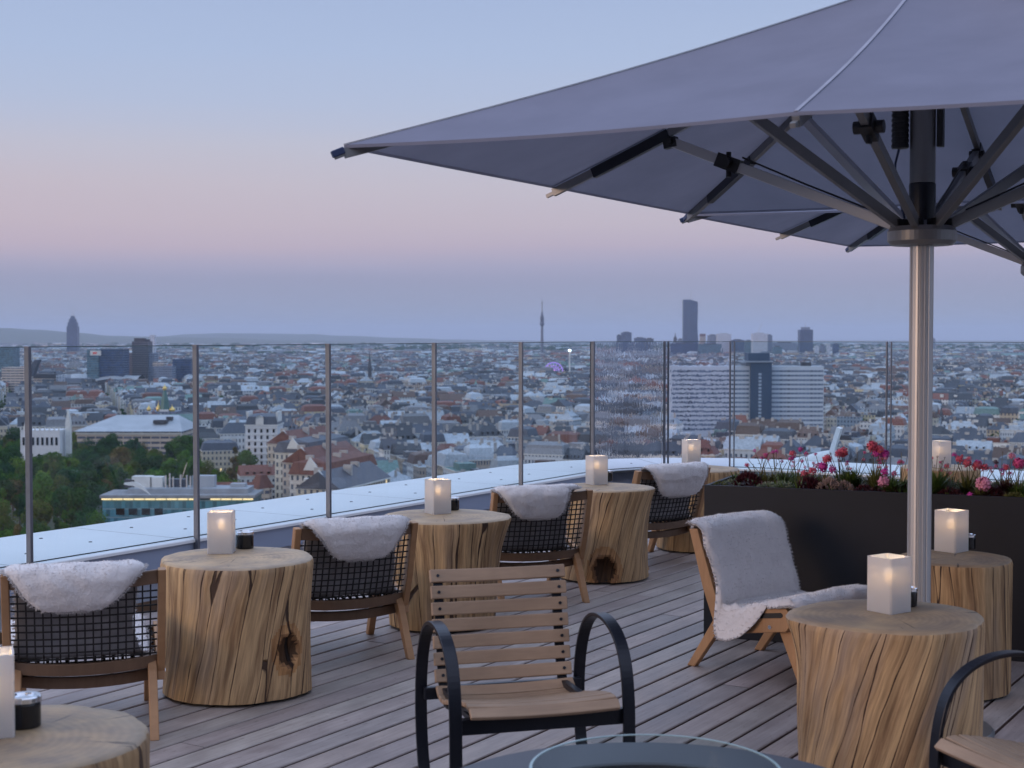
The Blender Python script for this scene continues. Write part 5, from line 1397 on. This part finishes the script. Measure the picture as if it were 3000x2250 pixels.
# stepped tower with twin masts, far left
r_, w_, h_, d_ = bld('office_tower', 'tall slender blue tower with stepped top and twin masts at the far left', 'tower', 199, 230, 956, 5900, mat=BLUEGLASS)
k = 5900/F
for i, (ww, y0, y1) in enumerate(((26, 956, 944), (19, 944, 934), (10, 934, 926))):
    sub(r_, 'stepped_top', BLUEGLASS, 0, 0, h_+(956-y0)*k+.01, ww*k, d_*.8*(1-i*.22), (y0-y1)*k)
for sx in (-3, 3): MB().tube([(sx*k, 0, h_+30*k), (sx*k, 0, h_+56*k)], [1.0, .5], 6).build('mast', M['alu'], r_)
# twin office blocks
r_, w_, h_, d_ = bld('office_block', 'dark teal glass office block with a white sign panel at its top left corner', 'office building', 300, 370, 1022, 2200, mat=BLUEGLASS, depth=34)
sub(r_, 'side_wing', TEALGLASS, -w_/2-8.5, -3, 0, 17, 36, h_-1)
MB().box((-w_/2-4, -21.4, h_-6), (16, .8, 7)).box((-w_/2-5, -21.9, h_-6), (6, .3, 2.6), m=1).build('sign_panel', [WHITEST, emit('red_sign', (.8, .10, .08), .5)], r_)
r_, w_, h_, d_ = bld('office_tower', 'near-black office tower between two lower brown wings, left part of the skyline', 'tower', 394, 440, 1000, 2280, mat=DARKWALL, depth=30)
k = 2280/F
sub(r_, 'wing', facade('brown_office_facade', (.16, .12, .13), 3, 3.4, .4, .6, (.05, .045, .06), 0), -w_/2-5, 2, 0, 10, 26, h_-34*k); sub(r_, 'wing', GREYWALL, w_/2+4.5, 2, 0, 9, 26, h_-34*k)
MB().box((-3, 0, h_+2.4), (16, 12, 5)).box((8, 2, h_+1.5), (6, 8, 3)).build('roof_plant', DARKST, r_)
r_, w_, h_, d_ = bld('tower_block', 'pale slab tower rising directly behind the near-black tower', 'tower', 441, 456, 981, 3400, mat=PALEWALL, depth=14)
r_, w_, h_, d_ = bld('office_block', 'dark blue block with sloping left edge, right of the near-black tower', 'office building', 512, 566, 1052, 2230, mat=BLUEGLASS, depth=30)
r_, w_, h_, d_ = bld('office_block', 'grey block with a cream top floor beside the near-black tower', 'office building', 458, 509, 1072, 2180, mat=GREYWALL, depth=26)
sub(r_, 'top_floor', BEIGEWALL, -8, 0, h_, 16, 20, 6)
r_, w_, h_, d_ = bld('office_block', 'grey-blue office block behind the second railing post', 'office building', 562, 605, 1062, 2950, mat=GREYWALL, depth=30)
# station hall
r_, w_, h_, d_ = bld('station_hall', 'long low hall with a white curved roof below the dark tower', 'station', 200, 414, 1112, 2200, mat=DARKWALL, depth=55)
b = MB(); n = 10
for i in range(25):
    x = -w_/2+w_*i/24
    for j in range(n+1): y = -30+60*j/n; b.v.append(Vector((x, y, h_+.2+7*sin(pi*j/n)+1.5*sin(i*.5))))
for i in range(24):
    for j in range(n): b.face((i*(n+1)+j, (i+1)*(n+1)+j, (i+1)*(n+1)+j+1, i*(n+1)+j+1))
b.build('roof', METALROOF, r_)
# left offices
r_, w_, h_, d_ = bld('office_block', 'wide office block with a dark flat attic and striped lower front', 'office building', 92, 172, 1108, 2000, mat=BEIGEWALL, depth=30)
sub(r_, 'attic', DARKST, 2, 0, h_, w_+4, 30, 6)
r_, w_, h_, d_ = bld('office_block', 'pinkish stone block attached right of the striped office', 'office building', 172, 200, 1098, 1990, mat=PALEWALL, depth=24)
r_, w_, h_, d_ = bld('office_block', 'beige office block with dark bands behind the first railing post', 'office building', 16, 86, 1076, 1950, mat=BEIGEWALL, depth=30)
b = MB(); b.prism([(30, 0), (18, 0), (26, 14), (33, 22), (38, 22)], -6, 6, 'y').build('roof_fin', SLATE, r_, M=Matrix.Translation((-8, 0, h_-12)))
r_, w_, h_, d_ = bld('office_block', 'dark office tower at the left edge of the picture', 'tower', -22, 48, 1016, 2600, mat=TEALGLASS, depth=36)
# orthodox church with gilded domes
D = 1150; k = D/F; X = cx(482, D); g0 = gz(X, D); r_ = empty('church', (X, D, g0)); tag(r_, 'small church with gilded onion domes and a green spire in the left half', 'church')
def onion(x, ytop, ybot, wpx, mat=GLD, y=0):
    zt_, zb = zy(ytop, D)-g0, zy(ybot, D)-g0; H_ = zt_-zb; R_ = wpx*k/2
    return MB().lathe([(R_*.62, 0), (R_*.80, H_*.06), (R_, H_*.22), (R_*.92, H_*.36), (R_*.55, H_*.52), (R_*.20, H_*.66), (R_*.07, H_*.8), (R_*.05, H_)], 16, ((x-482)*k, y, zb))
sub(r_, 'wall', GREYWALL, -3, 4, 0, 26, 22, zy(1205, D)-g0)
for x, yt, yb, ww in ((435, 1183, 1204, 13), (463, 1172, 1207, 14), (503, 1184, 1206, 19), (482, 1123, 1143, 13)): onion(x, yt, yb, ww).build('gilded_dome', GLD, r_, smooth=True)
for x, yb, ww in ((435, 1204, 8), (463, 1207, 8), (503, 1206, 12)): sub(r_, 'turret', WHITEST, (x-482)*k, 0, 0, ww*k, ww*k, zy(yb, D)-g0)
MB().lathe([(3.6, zy(1200, D)-g0), (2.9, zy(1172, D)-g0), (1.4, zy(1150, D)-g0), (1.2, zy(1143, D)-g0)], 8, (0, 0, 0)).build('spire', plain('green_spire', (.07, .16, .14), .5), r_)
sub(r_, 'tower', WHITEST, 0, 0, 0, 7, 7, zy(1199, D)-g0)
# big grey-roofed hall
D = 1000; r_, w_, h_, d_ = bld('exhibition_hall', 'wide low hall with a broad pale grey hipped roof above the park trees', 'hall', 250, 560, 1256, 1000, mat=None)
sub(r_, 'wall', BEIGEWALL, 0, 0, 0, w_-3, 52, h_)
b = MB(); hw_, dd_, zt_ = w_/2, 29, h_+9
b.quad((-hw_, -dd_, h_), (hw_, -dd_, h_), (hw_*.72, 6, zt_), (-hw_*.45, 6, zt_)); b.quad((hw_, dd_, h_), (-hw_, dd_, h_), (-hw_*.45, 6, zt_), (hw_*.72, 6, zt_)); b.tri((-hw_, dd_, h_), (-hw_, -dd_, h_), (-hw_*.45, 6, zt_)); b.tri((hw_, -dd_, h_), (hw_, dd_, h_), (hw_*.72, 6, zt_)); b.build('roof', METALROOF, r_)
MB().box((hw_*.5, -12, h_+5.5), (9, 7, 2.2)).box((hw_*.62, -5, h_+7.4), (4, 4, 2)).build('roof_plant', DARKST, r_)
MB().box((0, -26.4, h_-1.5), (w_-2, 1.2, 1.2)).build('cornice', WHITEST, r_)
# white palace-like house among the trees
r_, w_, h_, d_ = bld('palace', 'white ornate building with tall windows behind the park trees at the left', 'palace', 70, 185, 1258, 880, mat=None)
sub(r_, 'wall', plain('palace_render', (.66, .67, .70), .8, 0, .08, .2), 0, 0, 0, w_, 16, h_)
for i in range(8): MB().box((-w_/2+2+i*(w_-4)/7, -8.1, h_-6.5), (1.3, .3, 4.6)).build('window', MDK, r_)
for i in range(9): MB().box((-w_/2+.4+i*(w_-.8)/8, -8.2, h_+.9), (.7, .7, 1.8)).build('pinnacle', WHITEST, r_)
MB().prism([(-2.6, h_), (2.6, h_), (1.8, h_+4), (0, h_+8)], -1.2, 1.2, 'y').build('gable', WHITEST, r_, M=Matrix.Translation((-w_/2+4, -7, 0)))
MB().box((w_*.62, 0, h_/2+1), (3, 3, h_+5)).prism([(w_*.62-1.6, h_+3.5), (w_*.62+1.6, h_+3.5), (w_*.62, h_+12)], -1.5, 1.5, 'y').build('tower', WHITEST, r_)
# teal glass building with lit eaves
D = 600; k = D/F; r_, w_, h_, d_ = bld('glass_building', 'turquoise glass building with a lit strip under its flat roof, below the terrace left', 'office building', 316, 752, 1453, D, mat=None)
TL = facade('turquoise_glass', (.10, .22, .26), 1.5, 3.4, .94, .80, (.045, .12, .15), 0)
sub(r_, 'wall', TL, 0, 0, 0, w_, 20, h_-.4)
for i in range(12):
    x = -w_/2+2.0+i*(w_-4)/11
    if i in (1, 2, 3, 4, 9, 10): MB().box((x*1.0, -10.06, h_-5.2), (3.4, .12, 2.6)).build('window', MDK, r_)
for i in range(14):
    x = -w_/2+1.9+i*(w_-3.8)/13
    if i not in (9,): MB().box((x, -10.9, h_-.1), (w_/14-.35, .25, .55)).build('light_strip', M['lightstrip'], r_)
MB().box((0, -.3, h_+.9), (w_+1.6, 22, 1.2)).build('roof_slab', plain('roof_gravel', (.26, .27, .29), .9, 0, .2, .4), r_)
MB().box((3, 2, h_+2.5), (w_-12, 14, 2.0)).build('penthouse', plain('penthouse_metal', (.30, .33, .37), .5, 0, .15, .3), r_)
for i, (x, z, ww, hh, c_) in enumerate(((-17, 3.6, 8, 4.4, WHITEST), (-11, 3.5, 5, 4.2, WHITEST), (8, 3.4, 9, 4.8, METALROOF), (-22, 3.4, 4, 3.2, DARKST), (-3, 3.4, 7, 3.4, SLATE), (22, 3.4, 6, 1.6, METALROOF))): MB().box((x, 3, h_+z+hh/2-.1), (ww, 5, hh)).build('roof_unit', c_, r_)
for x in (-7, -5.4, -4, -1, 1.5, 3): MB().tube([(x, 0, h_+3.3), (x, 0, h_+rc.uniform(6, 9.5))], .35, 8).build('flue', M['alu'], r_)
MB().tube([(-1.0, 1, h_+6), (1.4, 1, h_+13.5)], .14, 6).build('mast', M['alu'], r_)
sail = MB(); n = 14
for i in range(n+1):
    f = i/n; x = -21+10.5*f; z = h_+6.2-.2*f-6.2*max(0, f-.35)**1.6*1.4; ww = 1.5*sin(pi*min(1, f*.9+.12))+.15
    for (dy, dz) in ((-.2, -ww/2), (-.2, ww/2), (.2, ww/2), (.2, -ww/2)): sail.v.append(Vector((x+dz*.35, -11.6+dy, z+dz)))
for i in range(n):
    for j in range(4): sail.face((i*4+j, i*4+(j+1) % 4, i*4+4+(j+1) % 4, i*4+4+j))
sail.face((3, 2, 1, 0)); sail.face([n*4+q for q in range(4)]); recalc(sail.build('roof_sail', M['coping'], r_))
# old tiled roof and turret beside it
r_, w_, h_, d_ = bld('old_hall', 'long low building with dark brown roof just behind the turquoise glass building', 'house', 575, 745, 1412, 650, mat=None)
sub(r_, 'wall', BEIGEWALL, 0, 0, 0, w_, 12, h_-5); b = MB(); roof_shape(b, w_, 12, h_-5, 5, 'gable', e=.6); b.build('roof', BRICK, r_)
r_, w_, h_, d_ = bld('turret_house', 'small house with a steep dark red pyramid roof right of the turquoise building', 'house', 738, 790, 1415, 640, mat=None)
sub(r_, 'wall', BEIGEWALL, 0, 0, 0, w_, w_, h_-2); MB().lathe([(w_*.74, 0), (w_*.30, 5.5), (.001, 6.2)], 4, (0, 0, h_-2)).build('roof', BRICK, r_)
# white apartment house with mansard roof
D = 900; r_, w_, h_, d_ = bld('apartment_house', 'tall white apartment house with a black mansard roof and round attic gable', 'apartment house', 727, 820, 1243, D, mat=None)
WR = plain('white_render', (.62, .64, .68), .8, 0, .07, .2); sub(r_, 'wall', WR, 0, 0, 0, w_, 22, h_)
for fl in range(7):
    z = h_-3.3-fl*3.9
    for i in range(5):
        f = MB().box((-w_/2+2.2+i*(w_-4.4)/4, -11.05, z), (1.25, .25, 2.1)).build('window', MDK, r_)
    MB().box((0, -11.2, z+1.75), (w_+.2, .5, .28)).build('cornice', WHITEST, r_)
b = MB(); roof_shape(b, w_, 22, h_+.3, 6.5, 'mansard', e=.2); rf = b.build('roof', SLATE, r_)
MB().box((0, 0, h_+.1), (w_+1.2, 23, .6)).build('cornice', WHITEST, r_)
MB().lathe([(.001, 0), (2.4, 0), (2.4, 1)], 20, (0, 0, 0)).build('attic_gable', WHITEST, rf, M=Matrix.Translation((-1, -10.4, h_+3.6)) @ Matrix.Rotation(pi/2, 4, 'X'))
MB().box((-1, -10.9, h_+2), (4.6, 1.2, 3.4)).build('attic_gable', WHITEST, rf)
for x in (-w_/2+.8, w_/2-.8): MB().box((x, 0, h_+4), (1.0, 16, 8)).build('fire_wall', WHITEST, rf)
# row of old apartment houses lining the street towards us
rr = random.Random(6)
cols = [(.50, .44, .36), (.60, .56, .48), (.46, .40, .34), (.58, .54, .50), (.52, .47, .38)]
CF = [facade('street_facade', c_, 2.6, 3.7, .42, .55, (.035, .045, .06), .01) for c_ in cols]
for i in range(5):
    D = 785-i*52; px = 845+i*26; X = cx(px, D); g0 = gz(X, D); hh = 30-i*.4
    r_ = empty('apartment_house', (X+8, D, g0), R(-17)); tag(r_, f'ochre-grey apartment house, {ordn(4-i)} from the near end of the street row by the third post', 'apartment house', 'apartment houses along the receding street')
    sub(r_, 'wall', CF[i], 0, 0, 0, 18, 50, hh); b = MB(); roof_shape(b, 50, 18, hh+.3, 6.5, 'mansard' if i % 2 else 'gable', e=.5)
    rf = b.build('roof', BRICK if i in (0, 2, 3) else SLATE, r_, M=Matrix.Rotation(pi/2, 4, 'Z')); MB().box((0, 0, hh+.15), (19.2, 50, .5)).build('cornice', WHITEST, r_)
    for q in (-18, -4, 10): MB().box((3*((q % 3)-1), q, hh+5.5), (3.4, 1.3, 4.5)).build('chimney', MWHITE, rf)
    for q in range(5): MB().box((-7.2, -19+q*9.5, hh+2.4), (2.2, 2.2, 2.4)).build('dormer', WHITEST, rf)
    MB().prism([(-4, hh), (4, hh), (3.2, hh+4), (0, hh+7.5)], -24.9, -24.3, 'y').build('gable_end', WHITEST, r_)
# slab hotel with blue service core
D = 1150; k = D/F; r_, w_, h_, d_ = bld('hotel_slab', 'broad pale high-rise slab with horizontal window bands and dark blue central core', 'hotel', 1962, 2407, 1072, D, mat=None)
SL = plain('pale_slab_panel', (.50, .56, .64), .7, 0, .06, .05); WB = facade('slab_window_band', (.25, .30, .38), 3.0, 3.1, .78, .9, (.07, .095, .14), 0)
cxl = (2222.5-2184.5)*k
lw_ = cxl+w_/2-30.6*k; rw_ = w_/2-cxl-30.6*k; lx = -w_/2+lw_/2; rx = w_/2-rw_/2
for x, ww in ((lx, lw_), (rx, rw_)): MB().box((x, 0, h_/2), (ww, 17, h_)).build('wall', SL, r_)
nfl = 14
for i in range(nfl):
    z = h_-4.6-i*3.45
    for x, ww in ((lx, lw_), (rx, rw_)):
        b = MB(); walls(b, ww-1.2, 17.3, 1.5, x0=x, z0=z); b.quad((x-ww/2, -8.6, z), (x+ww/2, -8.6, z), (x+ww/2, 8.6, z), (x-ww/2, 8.6, z), uv=[(0, 0)]*4); b.build('window_band', WB, r_)
CB = plain('blue_cladding', (.030, .060, .115), .45, 0, .15, .05)
hc = zy(1061, D)-gz(cx(2222, D), D)
MB().box((cxl, -1, hc/2), (61*k, 24, hc)).build('service_core', CB, r_)
MB().box((cxl-3, -1, hc+.6), (86*k, 27, 1.0)).build('roof_flange', plain('concrete_edge', (.28, .33, .40), .8), r_)
MB().box((cxl-1.5, -1, hc+1.2+3), (62*k, 20, 6)).build('roof_house', CB, r_)
for i in range(15): MB().box((cxl-1, -13.1, hc-9-i*2.7), (2.2, .3, 1.7)).build('stair_window', plain('pale_stair_glass', (.34, .42, .52), .3), r_)
MB().box((rx+8, 0, h_+1.4), (7, 8, 2.8)).build('roof_plant', DARKST, r_)
# the tall dark tower
D = 5500; k = D/F; r_, w_, h_, d_ = bld('skyscraper', 'tallest dark blue skyscraper with a folded facade and thin antenna on the skyline', 'skyscraper', 2000, 2044, 878, D, mat=None)
b = MB(); NZ = 26
for i in range(NZ+1):
    f = i/NZ; z = h_*f; wv = 1.3*sin(f*9)+1.6*sin(f*4+1)
    zz_ = lambda s: z if i < NZ else z-(6*k if s > .7 else 0)
    for x, y in ((-w_/2, -14), (-1+wv*1.6, -17+wv*.5), (w_/2-1.5+wv*.8, -13), (w_/2-1+wv, 14), (-w_/2, 14)): b.v.append(Vector((x, y, z-(6.5*k if (i == NZ and x > w_*.3) else 0))))
for i in range(NZ):
    for j in range(5):
        L = (25, 22, 28, 50, 28)[j]; b.face((i*5+j, i*5+(j+1) % 5, i*5+5+(j+1) % 5, i*5+5+j), 0, None, [(j*60, h_*i/NZ), (j*60+L, h_*i/NZ), (j*60+L, h_*(i+1)/NZ), (j*60, h_*(i+1)/NZ)])
b.face([NZ*5+j for j in range(5)], 0, None, [(0, 0)]*5); b.build('wall', BLUEGLASS, r_)
MB().tube([(2, 0, h_-3), (2, 0, h_+24*k)], [1.2, .5], 6).build('antenna', M['alu'], r_)
# radio tower
D = 5300; k = D/F; X = cx(1588, D); g0 = gz(X, D); r_ = empty('radio_tower', (X, D, g0)); tag(r_, 'slim concrete radio tower with a round pod and needle mast on the horizon', 'tower')
zz_ = lambda py: zy(py, D)-g0
CONC = plain('tower_concrete', (.13, .14, .18), .8)
MB().lathe([(7.0, 0), (5.4, zz_(1010)), (4.2, zz_(956))], 20).build('shaft', CONC, r_)
MB().lathe([(3.8, zz_(956)), (7.5, zz_(952)), (8.3, zz_(948)), (6.0, zz_(944)), (6.4, zz_(938)), (7.2, zz_(934)), (6.2, zz_(928)), (3.4, zz_(922)), (2.9, zz_(914)), (.001, zz_(913))], 24).build('pod', plain('pod_cladding', (.06, .07, .11), .5), r_)
MB().tube([(0, 0, zz_(914)), (0, 0, zz_(893)), (0, 0, zz_(874))], [1.9, 1.2, .5], 8).build('mast', M['alu_dark'], r_)
MB().lathe([(.5, zz_(891)), (2.6, zz_(890)), (2.6, zz_(886)), (.5, zz_(885))], 12).build('mast_ring', M['alu_dark'], r_)
# skyline cluster
T = [('office_tower', 'flat-topped grey-blue tower at the left end of the right-hand skyline group', 1820, 1849, 974, 5800, BLUEGLASS), ('office_tower', 'narrow darker annex tower attached left of the flat-topped grey tower', 1807, 1820, 982, 5810, BLUEGLASS),
     ('office_block', 'low dark double block on the skyline left of the skyscraper', 1858, 1891, 990, 6000, BLUEGLASS), ('office_block', 'low dark block with a raised centre near the small dark steeple', 1891, 1914, 992, 6050, DARKWALL),
     ('office_block', 'broad dark blue block below and left of the skyscraper', 1963, 2046, 1006, 5000, BLUEGLASS), ('office_block', 'slanting blue glass block right below the skyscraper', 2047, 2112, 1008, 4900, TEALGLASS),
     ('tower_block', 'low tower with a reddish crown just right of the skyscraper', 2050, 2066, 985, 5600, BEIGEWALL), ('office_block', 'grey office tower joined to a pinkish pale one right of the skyscraper', 2074, 2100, 982, 5500, GREYWALL), ('office_block', 'pinkish pale office tower right of the skyscraper', 2100, 2140, 978, 5450, PALEWALL),
     ('office_block', 'slim dark tower left of the pale twin tower', 2182, 2201, 998, 5300, TEALGLASS), ('twin_tower', 'pale striped tower with a thin mast directly above the hotel core', 2203, 2246, 977, 5200, PALEWALL), ('twin_tower', 'grey half-hidden tower attached right of the pale striped tower', 2246, 2261, 982, 5230, GREYWALL),
     ('office_block', 'square teal block right of the pale striped tower', 2263, 2289, 1016, 4600, TEALGLASS), ('residential_tower', 'slender stepped dark tower with a mast, alone right of the pale towers', 2340, 2378, 966, 5000, BLUEGLASS),
     ('residential_tower', 'slim pale tower, first of a low group right of the stepped dark tower', 2386, 2398, 1014, 4800, PALEWALL), ('residential_tower', 'grey-blue tower, middle of the low group right of the stepped dark tower', 2400, 2416, 1012, 4850, GREYWALL), ('residential_tower', 'white edge tower beside the dark striped one in the low group', 2422, 2432, 1009, 4800, PALEWALL), ('residential_tower', 'dark striped tower, rightmost of the low group', 2440, 2456, 1008, 4820, BLUEGLASS),
     ('residential_tower', 'lone grey tower on the horizon just right of the umbrella pole', 2724, 2738, 992, 6500, GREYWALL), ('tower_block', 'pair of pale slabs in the hazy distance right of the third post', 1052, 1062, 1028, 4800, PALEWALL), ('tower_block', 'right one of two pale slabs in the hazy distance', 1066, 1078, 1030, 4800, PALEWALL),
     ('tower_block', 'blocky cream tower in mid distance left of the fifth post', 1383, 1407, 1047, 4300, BEIGEWALL), ('office_block', 'wide cream block with dark annex in mid distance left of the third post', 842, 880, 1066, 3300, PALEWALL), ('office_block', 'blue annex right of the wide cream block', 880, 905, 1070, 3290, TEALGLASS),
     ('office_block', 'long cream block in mid distance between the second and third posts', 640, 700, 1067, 3500, BEIGEWALL), ('office_block', 'long white institutional block far right', 2868, 2990, 1066, 3700, PALEWALL), ('warehouse', 'long dark shed above a white band at the right edge', 2900, 3040, 1090, 3500, DARKWALL), ('warehouse', 'dark low shed just right of the umbrella pole in mid distance', 2760, 2860, 1100, 3450, DARKWALL),
     ('apartment_block', 'striped white apartment block near the right edge', 2938, 2960, 1133, 2100, BEIGEWALL), ('apartment_block', 'dark striped apartment block at the right edge', 2960, 3020, 1128, 2120, TEALGLASS),
     ('office_block', 'low grey block on the skyline between the small steeple and the skyscraper', 1985, 2001, 994, 5700, GREYWALL), ('office_block', 'dark block with flat top left of the slim dark tower', 2142, 2178, 996, 5400, BLUEGLASS), ('office_block', 'wide dim block behind the pale striped tower group', 2262, 2332, 1004, 5600, GREYWALL),
     ('villa', 'round-windowed white block left of the third post in mid distance', 1046, 1104, 1128, 1900, PALEWALL), ('school', 'turquoise-roofed block in mid distance right of the third post', 1110, 1160, 1148, 1850, TEALGLASS), ('warehouse', 'dark grey gabled hall left of the sixth post in mid distance', 1570, 1622, 1128, 1950, DARKWALL)]
for nm, lb, a, c_, yt, D, mt in T:
    r_, w_, h_, d_ = bld(nm, lb, 'tower' if 'tower' in nm else 'building', a, c_, yt, D, mat=mt, depth=min(40, (c_-a)/F*D))
    MB().box((0, 0, h_+.01+1.5), (w_*.55, d_*.5, 3)).build('roof_plant', METALROOF if mt in (PALEWALL, BEIGEWALL) else DARKST, r_)
    if 'reddish crown' in lb: sub(r_, 'crown', BRICK, 0, 0, h_, w_, d_, 9)
    if 'thin mast' in lb: MB().tube([(-5, 0, h_+3), (9, 0, h_+36)], [.9, .5], 6).build('mast', M['alu'], r_)
    if 'stepped dark tower with' in lb: sub(r_, 'stepped_top', GREYWALL, 0, 0, h_, w_*.6, d_*.6, 9); MB().tube([(0, 0, h_+9), (0, 0, h_+24)], [.9, .5], 6).build('mast', M['alu'], r_)
    if 'white band' in lb: MB().box((-8, -d_/2-2, h_-17), (w_+40, 3, 5)).build('loading_band', WHITEST, r_)
# churches
def spire(name, label, px, ytop, ysh, D, wpx, mat_s, mat_t, cat='church', n=4):
    k = D/F; X = cx(px, D); g0 = gz(X, D); r_ = empty(name, (X, D, g0), R(10)); tag(r_, label, cat); R_ = wpx*k/2
    zs, zt_ = zy(ysh, D)-g0, zy(ytop, D)-g0
    sub(r_, 'tower', mat_t, 0, 0, 0, 2*R_, 2*R_, zs)
    MB().lathe([(R_*1.45, zs), (R_*1.1, zs+(zt_-zs)*.12), (R_*.55, zs+(zt_-zs)*.4), (.15, zt_)], n).build('spire', mat_s, r_); b = MB(); walls(b, 2.4*R_, 7*R_, zs*.55, y0=4*R_); b.build('nave', mat_t, r_)
    b = MB(); roof_shape(b, 7*R_, 2.4*R_, zs*.55, R_*1.6, 'gable'); b.build('roof', mat_s, r_, M=Matrix.Translation((0, 4*R_, 0)) @ Matrix.Rotation(pi/2, 4, 'Z')); return r_, R_, zs
spire('cathedral', 'dark gothic cathedral spire in hazy mid distance right of the third post', 1083, 1026, 1080, 2200, 10, DARKST, DARKST, n=8)
spire('cathedral', 'distant double spire left of the fourth post', 1318, 1034, 1068, 3200, 9, DARKST, GREYWALL, n=8)
spire('church', 'tiny dark steeple on the skyline left of the skyscraper', 1978, 974, 992, 5200, 8, DARKST, DARKST)
r_, R_, zs = spire('church', 'black pointed steeple on a white tower right of the umbrella pole', 2759, 1189, 1232, 1250, 20, DARKST, WHITEST)
for sx in (-.4, .4): MB().box((sx*R_, -R_-.05, zs-4.2), (R_*.38, .3, 3.2)).build('belfry_window', MDK, r_)
spire('church', 'left one of two slim white church towers with green caps between posts four and five', 1359, 1118, 1133, 1900, 11, plain('copper_cap', (.16, .30, .27), .6), WHITEST)
spire('church', 'right one of two slim white church towers with green caps between posts four and five', 1394, 1112, 1128, 1890, 11, plain('copper_cap', (.16, .30, .27), .6), WHITEST)
# lit ferris wheel and drop tower
D = 2550; k = D/F; X = cx(1622, D); zc = zy(1089, D); r_ = empty('ferris_wheel', (X, D, gz(X, D))); tag(r_, 'violet-lit ferris wheel in the distance between posts five and six', 'ferris wheel'); zc -= gz(X, D)
VIO = emit('violet_lights', (.42, .26, .95), 1.1); PNK = emit('pink_lights', (.95, .35, .80), 1.6); R_ = 27*k
MB().tube([(R_*cos(a), 0, zc+R_*sin(a)) for a in [2*pi*i/40 for i in range(40)]], .9, 6, closed=True).build('rim', VIO, r_)
MB().tube([(R_*.62*cos(a), 0, zc+R_*.62*sin(a)) for a in [2*pi*i/32 for i in range(32)]], .6, 6, closed=True).build('inner_rim', VIO, r_)
for i in range(16): a = 2*pi*i/16; MB().tube([(0, 0, zc), (R_*cos(a), 0, zc+R_*sin(a))], .5, 5).build('spoke', VIO, r_)
MB().lathe([(.01, -1), (3.4, -1), (3.4, 1), (.01, 1)], 16, (0, 0, 0)).build('hub', PNK, r_, M=Matrix.Translation((0, -1, zc)) @ Matrix.Rotation(pi/2, 4, 'X'))
for sx in (-1, 1): MB().tube([(0, 1, zc), (sx*R_*.6, 1, 0)], 1.0, 6).build('support_leg', WHITEST, r_)
X = cx(1669, D); r_ = empty('drop_tower', (X, D, gz(X, D))); tag(r_, 'thin white fairground drop tower right of the violet ferris wheel', 'fairground ride'); zt_ = zy(1029, D)-gz(X, D)
MB().tube([(0, 0, 0), (0, 0, zt_)], 1.3, 6).build('mast', WHITEST, r_); MB().lathe([(.01, 0), (2.4, 0), (2.4, 3), (.01, 3)], 12, (0, 0, zt_)).build('top_light', M['lampwhite'], r_)
for i, (px, py, D, rr_) in enumerate([(2736, 1131, 2700, 2.2), (2778, 1119, 2800, 2.2), (2804, 1121, 2900, 1.2), (2595, 1119, 3000, 1.4), (2854, 1129, 2700, 1.2), (797, 1144, 1700, 1.6), (1395, 1105, 2600, 1.7), (2980, 1124, 2750, 1.5)]):
    X = cx(px, D); g0 = gz(X, D); zt_ = zy(py, D)-g0; r_ = empty('floodlight_mast', (X, D, g0))
    tag(r_, ['brightest white floodlight just right of the umbrella pole', 'bright floodlight over the wooded belt, second right of the pole', 'small faint floodlight, third right of the pole', 'small light over the trees left of the umbrella pole', 'small light over the trees far right, fourth from the pole', 'single white light among roofs between the second and third posts', 'single white light beside the twin church towers', 'small light near the right edge above the striped block'][i], 'floodlight', 'distant floodlights')
    MB().tube([(0, 0, 0), (0, 0, zt_)], .3, 5).build('mast', M['alu_dark'], r_); MB().lathe([(.01, -rr_*.6), (rr_*.6, 0), (.01, rr_*.6)], 8, (0, 0, zt_)).build('lamp_head', M['lampwhite'], r_)

# ------------------------------------------------------------------ the air
m = MT('haze_air'); pv = m.n('ShaderNodeVolumePrincipled', {'Color': (.60, .69, .86, 1), 'Density': 4.9e-5, 'Anisotropy': 0.0})
m.t.nodes.remove(m.b); m.link(pv.outputs[0], m.o.inputs['Volume'])
hz = MB().box((0, 0, 0), (84000, 84000, 620), Matrix.Translation((0, 0, -80))).build('haze', m.m); tag(hz, 'thin blue evening haze over the city', 'haze', kind='stuff')
